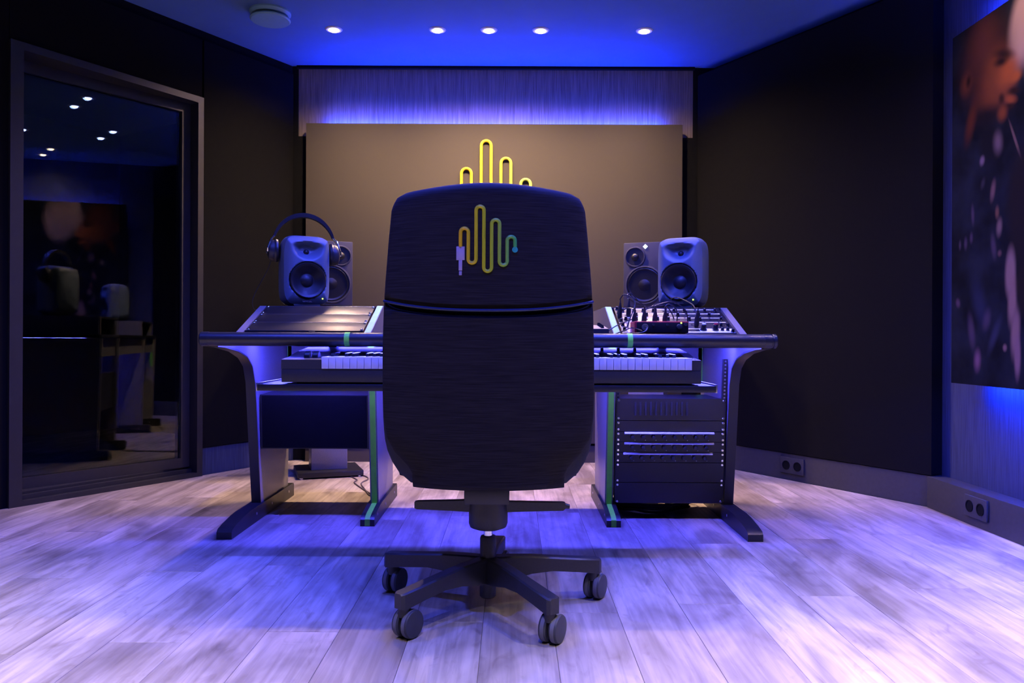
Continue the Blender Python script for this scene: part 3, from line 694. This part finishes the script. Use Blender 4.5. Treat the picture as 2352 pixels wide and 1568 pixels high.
# ------------------------------------------------------------------ front monitor speakers
def superell(s, tt, n):
    mxx = max(abs(s), abs(tt))
    if mxx < 1e-9: return 0.0, 0.0
    k = mxx / (abs(s) ** n + abs(tt) ** n) ** (1 / n)
    return s * k, tt * k
def sstep(a, b, x):
    t_ = min(1, max(0, (x - a) / (b - a))); return t_ * t_ * (3 - 2 * t_)
def front_speaker(loc, rz, label):
    t = thing('studio_speaker', label, 'speaker', loc, rz, 'rounded monitors on the desk')
    A, B, DP = .095, .143, .17; zc = .012 + B
    wz, wr_ = -.042, .076                    # woofer height and radius
    tz = .078
    def fy(x, z):
        e = max(abs(x / A), abs(z / B)); y = .030 * max(0, e - .55) ** 2 / .2025
        r = math.hypot(x, z - wz); y += .036 * (1 - sstep(wr_ - .006, wr_ + .004, r))
        # horn recess: bowl, flat on top, round below
        u = x / .070; vv = (z - (tz + .022)) / (.060 if z < tz + .022 else .022)
        y += .044 * (1 - sstep(.35, 1.05, math.sqrt(u * u + vv * vv)))
        return y
    NX, NZ = 44, 60; m = MB(); vs_ = []; fs = []
    for j in range(NZ + 1):
        for i in range(NX + 1):
            a, b = superell(-1 + 2 * i / NX, -1 + 2 * j / NZ, 5.5)
            x, z = a * A, b * B; vs_.append((x, -DP / 2 + fy(x, z), zc + z))
    for j in range(NZ):
        for i in range(NX):
            q = j * (NX + 1) + i; fs.append((q, q + 1, q + NX + 2, q + NX + 1))
    m.add(vs_, fs)
    border = [(i, 0) for i in range(NX)] + [(NX, j) for j in range(NZ)] + [(i, NZ) for i in range(NX, 0, -1)] + [(0, j) for j in range(NZ, 0, -1)]
    rings = []
    for yv, k in ((None, 1.0), (-.035, 1.045), (.0, 1.055), (.04, 1.03), (.07, .95), (.085, .80)):
        ring = []
        for i, j in border:
            x, y, z = vs_[j * (NX + 1) + i]
            ring.append((x * k, y if yv is None else yv, zc + (z - zc) * (1 + (k - 1) * .8)))
        rings.append(ring)
    m.rings(rings, False, True)
    bmesh_weld = m.build('cabinet', M_spk, t, smooth=50)
    wf = MB().lathe([(wr_, -.002), (wr_ - .004, -.007), (wr_ - .012, -.004), (wr_ - .016, .0), (.030, .022), (.028, .022), (.018, .014), (.006, .010), (0, .010)], axis='y', n=40, cap0=False, c=(0, -DP / 2 + .008, zc + wz)).build('woofer', M_cone, t)
    MB().lathe([(.013, .004), (.011, -.001), (.006, -.005), (0, -.006)], axis='y', n=20, c=(0, -DP / 2 + .040, zc + tz)).build('tweeter', M_black_gloss, t)
    MB().lathe([(.0030, -.0015), (.0022, -.003), (0, -.0032)], axis='y', n=12, c=(.062, -DP / 2 + fy(.062, -.118), zc - .118)).build('power_light', M_green_led, t)
    fc = bpy.data.curves.new('maker_lettering', 'FONT'); fc.body = 'GENELEC'; fc.size = .0095; fc.align_x = 'CENTER'; fc.extrude = .0003
    tmp = bpy.data.objects.new('lettering_outline', fc); col.objects.link(tmp); bpy.context.view_layer.update()
    lme = bpy.data.meshes.new_from_object(tmp.evaluated_get(bpy.context.evaluated_depsgraph_get())); bpy.data.objects.remove(tmp)
    lme.materials.clear(); lme.materials.append(M_silver)
    fo = bpy.data.objects.new('maker_lettering', lme); col.objects.link(fo); fo.parent = t
    fo.location = (0, -DP / 2 + fy(0, -.130) - .0012, zc - .133); fo.rotation_euler = (R(90), 0, 0)
    MB().prism([(-.062, 0), (-.066, .006), (-.05, .020), (.05, .020), (.06, .006), (.06, 0)], 'x', -.055, .055).build('stand_foot', M_rubber, t)
    return t
pl = at(698, 620, 3.34); pr = at(1570, 620, 3.34)
spL = front_speaker((pl.x, 3.34, .868), R(28), 'rounded dark monitor speaker with headphones hung over it')
spR = front_speaker((pr.x, 3.34, .868), R(-28), 'rounded dark monitor speaker behind the patch cables')

# headphones draped over the left one
hp = thing('headphones', 'black closed headphones hung over the rounded speaker', 'headphones', (pl.x, 3.34, .868 + .25), R(20))
arc = [(.128 * math.cos(a) * (1 if math.cos(a) > 0 else 1.0), 0.0, .010 + .135 * math.sin(a)) for a in [math.pi * (.10 + .80 * i / 24) for i in range(25)]]
m = MB(); rr = []
for i, p in enumerate(arc):
    q = arc[min(i + 1, 24)]; p_ = arc[max(i - 1, 0)]; tg = (Vector(q) - Vector(p_)).normalized(); nn = Vector((-tg.z, 0, tg.x))
    th = .0045 + .004 * math.sin(math.pi * i / 24); wv = .010 + .008 * math.sin(math.pi * i / 24)
    rr.append([Vector(p) + nn * a + Vector((0, b, 0)) for a, b in ((-th, -wv), (th, -wv), (th * 1.2, 0), (th, wv), (-th, wv), (-th * 1.2, 0))])
m.rings(rr).build('headband', M_leather, hp)
for s in (-1, 1):
    zc = -.010 if s < 0 else -.020
    cup = MB().lathe([(.0, .030), (.020, .030), (.034, .024), (.040, .012), (.040, .0)], axis='x', n=28, c=(0, 0, 0)).move(Matrix.Translation((s * .120, 0, zc)) @ Matrix.Scale(s, 4, (1, 0, 0)) @ Matrix.Scale(1.12, 4, (0, 0, 1))).build('ear_cup', M_black_plastic, hp)
    MB().lathe([(.041, .002), (.044, -.005), (.042, -.013), (.034, -.016), (.024, -.012)], axis='x', n=28).move(Matrix.Translation((s * .120, 0, zc)) @ Matrix.Scale(s, 4, (1, 0, 0)) @ Matrix.Scale(1.12, 4, (0, 0, 1))).build('ear_cushion', M_leather, cup)
    MB().tube([(s * .120, -.002, .055), (s * .136, -.030, .035), (s * .150, -.044, zc + .005), (s * .150, -.040, zc - .008)], .0035, 8).build('yoke', M_chrome, cup)
    MB().tube([(s * .120, .002, .055), (s * .136, .030, .035), (s * .150, .044, zc + .005), (s * .150, .040, zc - .008)], .0035, 8).build('yoke', M_chrome, cup)
Mh = hp.matrix_basis.inverted() if False else (Matrix.Translation(hp.location) @ Matrix.Rotation(R(20), 4, 'Z')).inverted()
MB().tube([Mh @ p for p in spline([at(628, 585, 3.33), at(612, 625, 3.34), at(590, 665, 3.36), at(580, 692, 3.38), at(586, 712, 3.40), at(604, 703, 3.42)], 8)], .0022, 6).build('cord', M_cable, hp)

# ------------------------------------------------------------------ rear speakers on floor stands
def rear_speaker(loc, rz, side, label, slabel):
    t = thing('studio_speaker', label, 'speaker', loc, rz, 'square-cornered monitors on floor stands')
    W, HH, DP = .1125, .345, .26
    MB().box(-W, W, -DP / 2, DP / 2, .004, HH, .005).build('cabinet', M_spk2, t)
    wx, wz, wr_ = 0.0, .118, .098
    MB().lathe([(wr_ + .006, .0), (wr_ + .004, -.007), (wr_ - .002, -.008), (wr_ - .006, -.002)], axis='y', n=48, cap0=False, cap1=False, c=(wx, -DP / 2, wz)).build('woofer_ring', M_spk2, t)
    MB().lathe([(wr_ - .004, -.0025), (wr_ - .012, -.007), (wr_ - .022, -.002), (.035, -.0012), (.028, -.004), (.012, -.009), (0, -.010)], axis='y', n=44, c=(wx, -DP / 2, wz)).build('woofer', M_black_gloss, t)
    tx = side * .050; tz = .268
    MB().lathe([(.056, .0), (.054, -.006), (.049, -.007), (.046, -.002)], axis='y', n=36, cap0=False, cap1=False, c=(tx, -DP / 2, tz)).build('tweeter_ring', M_spk2, t)
    MB().lathe([(.047, -.002), (.030, -.0008), (.020, -.002), (.016, -.009), (.008, -.013), (0, -.014)], axis='y', n=32, c=(tx, -DP / 2, tz)).build('tweeter', M_cone, t)
    if side < 0:
        MB().prism([(0, -.013), (.013, 0), (0, .013), (-.013, 0)], 'y', -.0025, 0).move(Matrix.Translation((.004, -DP / 2, .322))).build('badge_light', M_logo_light, t, smooth=0)
    st = thing('speaker_stand', slabel, 'speaker stand', (loc[0], loc[1] + .01, 0), rz)
    MB().box(-.17, .17, -.15, .15, .008, .034, .003).build('base_plate', M_black_metal, st)
    for x in (-.15, .15):
        for y in (-.13, .13): MB().cyl((x, y, 0), (x, y, .009), .012).build('spike_foot', M_chrome, st)
    MB().box(-.095, .095, -.07, .07, .034, loc[2] - .012, .004).build('column', M_desk_panel, st)
    MB().box(-.11, .11, -.12, .12, loc[2] - .012, loc[2], .002).build('top_plate', M_black_metal, st)
p = at(1498, 600, 4.14)
rear_speaker((p.x, 4.24, .908), R(-20), -1, 'boxy grey monitor speaker with a lit white diamond badge', 'black column speaker stand behind the equipment rack')
p = at(744, 600, 4.14)
rear_speaker((p.x, 4.24, .908), R(20), 1, 'boxy grey monitor speaker mostly hidden by the headphone-draped one', 'black column speaker stand on the floor behind the left bay')
t = thing('floor_cable', 'thin cable looping over the floor beside the speaker stand', 'cable', at(806, 1084, 4.18))
pp = [at(790, 1076, 4.25), at(806, 1084, 4.15), at(820, 1098, 4.05), at(814, 1106, 3.98), at(830, 1122, 3.83), at(850, 1135, 3.70), at(856, 1141, 3.66), at(848, 1140, 3.66), at(838, 1126, 3.80), at(830, 1108, 3.96), at(846, 1094, 4.08), at(835, 1084, 4.18), at(808, 1082, 4.2)]
for q in pp: q.z = .0035
MB().tube(spline(pp, 8), .0032, 6).build('cable', M_purple_cable, t, t.location)

# ------------------------------------------------------------------ piano keyboard on the shelf
kx0, kx1 = at(738, 830, 2.6).x, at(1590, 830, 2.6).x
bx0, bx1 = at(645, 850, 2.6).x, at(1612, 850, 2.6).x
kb = thing('piano_keyboard', 'long black stage keyboard with white keys on the pull-out shelf', 'keyboard', ((kx0 + kx1) / 2, 2.75, .584))
K = kb.location
Y0 = 2.604
MB().box(bx0, bx1, Y0, 2.95, .590, .634, .003).build('case', M_black_plastic, kb, K)
MB().prism([(Y0, .634), (Y0, .666), (2.70, .674), (2.80, .690), (2.95, .704), (2.95, .634)], 'x', bx0, kx0 - .001).build('end_block', M_black_plastic, kb, K)
MB().prism([(Y0, .634), (Y0, .668), (2.70, .674), (2.80, .690), (2.95, .704), (2.95, .634)], 'x', kx1 + .001, bx1).build('end_block', M_black_plastic, kb, K)
MB().prism([(2.765, .634), (2.765, .682), (2.80, .690), (2.95, .704), (2.95, .634)], 'x', kx0 - .001, kx1 + .001).build('control_panel', M_black_plastic, kb, K)
for x in (bx0 + .05, bx0 + .50, bx1 - .50, bx1 - .05):
    for y in (2.66, 2.90): MB().cyl((x, y, .584), (x, y, .591), .012).build('rubber_foot', M_rubber, kb, K)
KW = (kx1 - kx0) / 52
wk = MB().box(-KW / 2 + .0005, KW / 2 - .0005, 0, .158, 0, .040, .0015).mesh('white_key', M_white_key)
bkk = MB().prism([(.0, .0), (.006, .012), (.10, .014), (.10, .0)], 'x', -.0055, .0055).mesh('black_key', M_black_key)
for i in range(52):
    inst(wk, 'white_key', kb, (kx0 + (i + .5) * KW - K.x, 2.600 - K.y, .6355 - K.z))
    if i < 51 and (i % 7) not in (1, 4):
        inst(bkk, 'black_key', kb, (kx0 + (i + 1) * KW - K.x, 2.655 - K.y, .6745 - K.z))
for x in (-.70, -.672):
    MB().lathe([(.020, -.010), (.022, -.008), (.022, .008), (.020, .010)], axis='x', n=28, c=(x, 2.68, .672)).build('modulation_wheel', M_black_gloss, kb, K)
for i in range(16):
    MB().lathe([(.007, 0), (.006, .012), (0, .012)], n=12, c=(-.45 + i * .06, 2.86, .695)).build('knob', M_black_gloss, kb, K)

# ------------------------------------------------------------------ equipment rack in the right bay
def rk(z): return 3.212 - (z - .06) * .105          # slanted front of the bay
for x0, wds in ((.424, .016), (.856, .016)):
    tt = MB().prism([(rk(.07), .07), (rk(.66), .66), (rk(.66) + .02, .66), (rk(.07) + .02, .07)], 'x', x0, x0 + wds).build('rack_rail', M_black_metal, desk, D)
    m = MB(); z = .10
    while z < .65:
        m.box(x0 + .004, x0 + .011, rk(z) - .0012, rk(z) + .002, z, z + .007); z += .0148
    m.build('rail_holes', M_alu if x0 > .6 else M_black_gap, tt, D)['kind'] = 'stuff'
RX0, RX1 = .428, .868
def rack_unit(name, label, z0, z1, cat='rack unit', group=None, m_face=M_black_metal, dep=.26):
    zc = (z0 + z1) / 2
    t = thing(name, label, cat, ((RX0 + RX1) / 2, rk(zc), z0), 0, group); o = t.location
    sh = (z1 - z0 - .001) * .105
    hwid = (RX1 - RX0) / 2
    pf = [(-.004 + sh / 2, 0), (-.004 - sh / 2, z1 - z0 - .0012), (.0 - sh / 2, z1 - z0 - .0012), (.0 + sh / 2, 0)]
    MB().prism([(p - .001, q) for p, q in pf], 'x', -hwid, hwid).build('face_plate', m_face, t)
    MB().box(-.208 + .0, .208, .012, dep, .002, z1 - z0 - .003).build('chassis', M_black_metal, t)
    for x in (-hwid + .007, hwid - .007):
        for zz in (.008, z1 - z0 - .009):
            inst(scr, 'screw', t, (x, -.005 + sh / 2 - zz * .105, zz), (R(90), 0, 0))
    return t, hwid
t, hw_ = rack_unit('rack_amplifier', 'black vented rack unit at the top of the equipment bay', .410, .500)
for i in range(11):
    MB().box(-.15 + i * .021, -.142 + i * .021, -.0085, -.004, .020, .075).move(Matrix.Translation((0, -.001, 0))).build('vent_slat', M_black_plastic, t)
rack_unit('rack_blank_panel', 'narrow blank panel just above the three knob units', .3645, .4085, 'rack panel', 'blank panels in the equipment bay')
for k, lab in enumerate(('topmost of the three black rack units with a pale bar and knobs', 'middle one of the three black rack units with a pale bar and knobs', 'lowest of the three black rack units with a pale bar and knobs')):
    z0 = .3215 - k * .0425
    t, hw_ = rack_unit('rack_preamplifier', lab, z0, z0 + .0418, 'rack unit', 'knob units in the equipment bay')
    dx_ = -.004 if k == 2 else 0
    MB().prism([(-.005, .031), (-.012, .031), (-.020, .0345), (-.012, .0405), (-.005, .0405)], 'x', -.188 + dx_, .176 + dx_).build('label_bar', M_white, t)
    md = MB()
    for j in range(8):
        x = -.155 + dx_ + j * .0428
        MB().lathe([(.0085, -.005), (.0078, -.019), (.006, -.020), (0, -.020)], axis='y', n=18, c=(x, 0, .019)).build('knob', M_black_plastic, t)
        for xx, zz in ((x - .010, .0285), (x + .010, .0065)): md.lathe([(.0019, -.004), (.0019, -.0068), (0, -.0070)], axis='y', n=8, c=(xx, 0, zz))
    md.build('indicator_dots', M_silver, t)['kind'] = 'stuff'
rack_unit('rack_blank_panel', 'tall blank rack panel right under the knob units', .1535, .2355, 'rack panel', 'blank panels in the equipment bay')
rack_unit('rack_blank_panel', 'lowest blank rack panel above the coiled cable', .0660, .1520, 'rack panel', 'blank panels in the equipment bay')
# coiled cable on the floor below it
t = thing('cable_coil', 'coil of black cable on the floor under the equipment rack', 'cable', (.60, 3.43, 0))
pts = []
for i in range(150):
    a = i / 150 * 2 * math.pi * 6; rr_2 = .135 + .022 * math.sin(i * .37) + .012 * math.sin(i * 1.1)
    pts.append((rr_2 * 1.15 * math.cos(a), rr_2 * .8 * math.sin(a), .006 + .030 * i / 150 + .003 * math.sin(i * .9)))
MB().tube(spline(pts, 2), .0058, 7).build('cable', M_cable, t)
MB().tube(spline([(.13, .03, .03), (.18, .0, .045), (.22, .04, .03), (.20, .09, .012), (.24, .12, .012)], 8), .005, 7).build('cable_tail', M_cable, t)

# black rack case in the left bay
t = thing('rack_case', 'plain black rack case hung in the left bay of the desk', 'rack case', (-.807, 3.40, .284))
MB().prism([(-.20, 0), (-.215, .222), (.19, .232), (.19, 0)], 'x', -.222, .222).build('case', M_black_plastic, t)
MB().prism([(-.204, .004), (-.219, .219), (-.215, .219), (-.200, .004)], 'x', -.214, .214).build('front_cover', M_black_gap, t)

# ================================================================== OFFICE CHAIR
CX, CY = at(1121, 1290, 2.145).x, 2.145
chair = thing('office_chair', 'black office chair seen from behind with a waveform print on its back', 'chair', (CX, CY, 0))
CO = chair.location
ROT = R(-4.8)
RB = .305
def radial(a): return Vector((math.sin(a), math.cos(a), 0))      # a measured from straight back, clockwise
for k in range(5):
    a = R(72 * k) - ROT; d = radial(a); s = Vector((d.y, -d.x, 0))
    rings = []
    for q, wv, zt, zb in ((.015, .018, .140, .070), (.06, .018, .139, .075), (.12, .0175, .136, .088), (.18, .0175, .130, .092), (.26, .0185, .122, .084), (RB + .012, .0185, .117, .076), (RB + .020, .012, .115, .078)):
        c = d * q
        rings.append([c + s * x + Vector((0, 0, z)) for x, z in ((-wv, zb), (-wv, zt - .004), (-wv + .004, zt), (wv - .004, zt), (wv, zt - .004), (wv, zb))])
    arm = MB().rings(rings).build('base_leg', M_black_plastic, chair)
    tip = d * RB
    cs = bpy.data.objects.new('caster', MB().cyl(tuple(tip + Vector((0, 0, .055))), tuple(tip + Vector((0, 0, .092))), .014).mesh('caster', M_black_plastic)); col.objects.link(cs); cs.parent = chair
    yaw = R({0: -10, 1: -30, 2: -28, 3: -34, 4: -24}[k])            # rolling direction
    ax = Vector((math.cos(yaw), math.sin(yaw), 0)); off = Vector((math.sin(yaw), -math.cos(yaw), 0)) * .014
    Mx = Matrix.Translation(tip - off + Vector((0, 0, .0352))) @ Matrix.Rotation(yaw, 4, 'Z')
    for sgn in (-1, 1):
        MB().lathe([(.006, .004), (.0318, .004), (.0348, .007), (.0348, .020), (.0325, .0235), (.020, .025), (0, .0255)], axis='x', n=32).move(Mx @ Matrix.Scale(sgn, 4, (1, 0, 0))).build('caster_wheel', M_caster, cs)
        MB().lathe([(.034, .008), (.0352, .009), (.0352, .018), (.034, .019)], axis='x', n=32, cap0=False, cap1=False).move(Mx @ Matrix.Scale(sgn, 4, (1, 0, 0))).build('caster_tread', M_caster_rim, cs)
    MB().lathe([(.020, -.004), (.020, .004)], axis='x', n=20).move(Mx @ Matrix.Translation((0, 0, .008))).build('caster_fork', M_black_plastic, cs)
MB().lathe([(.019, .028), (.0225, .032), (.0225, .190), (.020, .196)], n=28).build('base_column', M_black_plastic, chair)
MB().lathe([(.004, -.024), (.005, -.0225)], axis='y', n=10, c=(-.004, 0, .098)).build('hub_badge', M_alu, chair)
MB().cyl((0, 0, .19), (0, 0, .235), .0125, n=24).build('gas_spring', M_chrome, chair)
MB().lathe([(.035, .216), (.050, .222), (.0535, .232), (.0535, .262), (.050, .30), (.050, .335)], n=32).build('tilt_mechanism', M_black_plastic, chair)
MB().box(-.060, .058, -.12, .10, .305, .345, .006).build('mechanism_bracket', M_black_plastic, chair)
MB().box(-.16, .16, -.02, .20, .345, .362, .005).build('seat_plate', M_black_plastic, chair)
lz = .283
MB().rings([[(x, y, z) for y, z in ((-.012, lz - hh), (-.012, lz + hh * .6), (.012, lz + hh * .6), (.012, lz - hh))] for x, hh in ((-.045, .020), (-.10, .017), (-.195, .013), (-.202, .010))]).build('tilt_lever', M_black_plastic, chair)
lv = MB().rings([[(x, y, z) for y, z in ((-.012, lz - hh), (-.012, lz + hh * .4), (.012, lz + hh * .4), (.012, lz - hh))] for x, hh in ((.045, .020), (.10, .018), (.205, .0155), (.212, .010))]).build('height_lever', M_black_plastic, chair)
MB().cyl((.205, 0, lz - .004), (.224, 0, lz - .006), .009, .006).build('lever_tip', M_black_plastic, lv)
# seat
MB().box(-.245, .245, -.07, .38, .362, .435, .03).build('seat', M_chair_foam, chair)
# backrest: outline taken along its height, wrapped slightly round the sitter
YB_ = 1.955
cxp = 1122.0; ZX_, ZZ_ = YB_ + .10, YB_ + .045      # depth of its side edges, and of its middle height
OUTL = [(419, 150), (428, 163), (437, 190), (450, 211), (475, 222), (550, 229), (640, 236), (700, 240), (800, 243), (900, 243), (960, 242), (1010, 239), (1050, 230), (1085, 213), (1108, 193), (1120, 178), (1128, 174)]
SHELL = [(700, 240), (800, 243), (900, 243), (960, 241), (1010, 234), (1045, 214), (1075, 186), (1095, 175), (1128, 174)]
def interp(tb, y):
    if y <= tb[0][0]: return tb[0][1]
    for (a, b), (c, d) in zip(tb, tb[1:]):
        if y <= c: return b + (d - b) * (y - a) / (c - a)
    return tb[-1][1]
def seam(s): return 714 - 24 * abs(s) ** 2.5
def back_piece(name, mt, ylo, yhi, tb, dep, yoff=0.0, nv=26, ns=30, top_round=None, bot_round=None, p=3.2):
    """closed cushion between the curves ylo(s) (below) and yhi(s) (above)"""
    rings = []
    for j in range(nv + 1):
        v = j / nv
        ring = []
        dd = dep
        if top_round is not None and v > 1 - top_round: q = (v - 1 + top_round) / top_round; dd = dep * math.sqrt(max(.02, 1 - q ** 2.5))
        if bot_round is not None and v < bot_round: q = 1 - v / bot_round; dd = dep * math.sqrt(max(.02, 1 - q ** 2.5))
        for side in (-1, 1):
            for i in range(ns + (1 if side < 0 else 0)) if side < 0 else range(1, ns):
                s = -1 + 2 * i / ns; s = s if side < 0 else -s
                s = math.sin(s * math.pi / 2)
                yp = ylo(s) + (yhi(s) - ylo(s)) * v
                hw = interp(tb, yp); pnt = Vector((at(cxp + s * hw, yp, ZX_ + yoff).x, 0, at(cxp, yp, ZZ_ + yoff * .7).z))
                th = dd * (1 - abs(s) ** p) ** (1 / p)
                yc = YB_ + .055 + .050 * s * s + yoff
                ring.append(Vector((pnt.x, yc + side * th, pnt.z)))
        rings.append(ring)
    return MB().rings(rings).build(name, mt, chair, CO, smooth=60)
up = back_piece('upper_backrest', M_chair_shell, lambda s: seam(s) - 1.5, lambda s: 419 + 10 * s * s, OUTL, .055, top_round=.10, bot_round=.012)
lo_ = back_piece('lower_backrest', M_chair_shell, lambda s: 1128, lambda s: seam(s) + 1.5, SHELL, .055, top_round=.012, bot_round=.03)
cu = back_piece('back_cushion', M_chair_foam, lambda s: 1121 - 2 * s * s, lambda s: 440 + 12 * s * s, OUTL, .050, yoff=.030, top_round=.10, bot_round=.10)
pts = []
for i in range(41):
    s = math.sin((-1 + 2 * i / 40) * math.pi / 2 * .985); hw = interp(OUTL, seam(s)); q = Vector((at(cxp + s * hw, seam(s), ZX_).x, 0, at(cxp, seam(s), ZZ_).z))
    pts.append((q.x, YB_ + .055 + .05 * s * s - .0545 * (1 - abs(s) ** 3.2) ** (1 / 3.2), q.z))
MB().tube(pts, .0036, 8).build('piping', M_piping, chair, CO)
# printed waveform and jack on the upper back
UC = 61.0 / 3.409 / F * YB_
def surf_y(X, Z):
    yp = 780 - (Z - H) / ZZ_ * F; hw = interp(OUTL, yp); s = (X / ZX_ * F + 1176 - cxp) / hw
    q = max(0, 1 - abs(s) ** 3.2) ** (1 / 3.2)
    v = (yp - seam(s)) / (419 - seam(s)); dd = .055
    if v > .90: dd *= math.sqrt(max(.02, 1 - ((v - .90) / .10) ** 2.5))
    return YB_ + .055 + .05 * s * s - dd * q
base = at(840 + 955 / 3.409, 300 + 1007 / 3.409, YB_)
lgo = bpy.data.objects.new('waveform_print', None); col.objects.link(lgo); lgo.parent = chair
lgo.location = Vector((base.x, YB_, base.z)) - CO
TB = [4.0, 6.80, 5.08, 2.95]; BB = [-.46, -1.52, -.72]
rows_ = []
for x, z in logo_path(TB, BB, 1.65, 1.35, 10):
    X, Zz = (x - 3.5) * UC, z * UC
    rows_.append((X, surf_y(base.x + X, base.z + Zz) - YB_ - .0012, Zz))
dense = []
for a_, b_ in zip(rows_, rows_[1:]):
    n_ = max(1, int((Vector(b_) - Vector(a_)).length / .004))
    for i in range(n_):
        X = a_[0] + (b_[0] - a_[0]) * i / n_; Zz = a_[2] + (b_[2] - a_[2]) * i / n_
        dense.append((X, surf_y(base.x + X, base.z + Zz) - YB_ - .0006, Zz))
dense.append(rows_[-1])
MB().tube(dense, .0047, 8).build('cable_print', M_cable_print, lgo)
ex = 3.5 * UC; ez = 1.25 * UC
MB().lathe([(.0072, -.0005), (.0072, -.002), (0, -.0024)], axis='y', n=18, c=(ex, surf_y(base.x + ex, base.z + ez) - YB_ - .003, ez)).build('cable_end', mat('teal_print', (.03, .42, .30), .5), lgo)
jx = -3.5 * UC; jy = surf_y(base.x + jx, base.z + .8 * UC) - YB_
M_jack = mat('lilac_grey_print', (.42, .36, .46), .5)
MB().box(jx - .0105, jx + .0105, jy - .002, jy + .004, -.10 * UC, 1.66 * UC, .001).build('jack_body', M_jack, lgo)
MB().box(jx - .0045, jx + .0045, jy - .002, jy + .004, -1.45 * UC, -.10 * UC, .001).build('jack_pin', M_jack, lgo)
MB().box(jx - .0036, jx + .0036, jy - .002, jy + .004, -2.05 * UC, -1.52 * UC, .001).build('jack_tip', M_jack, lgo)
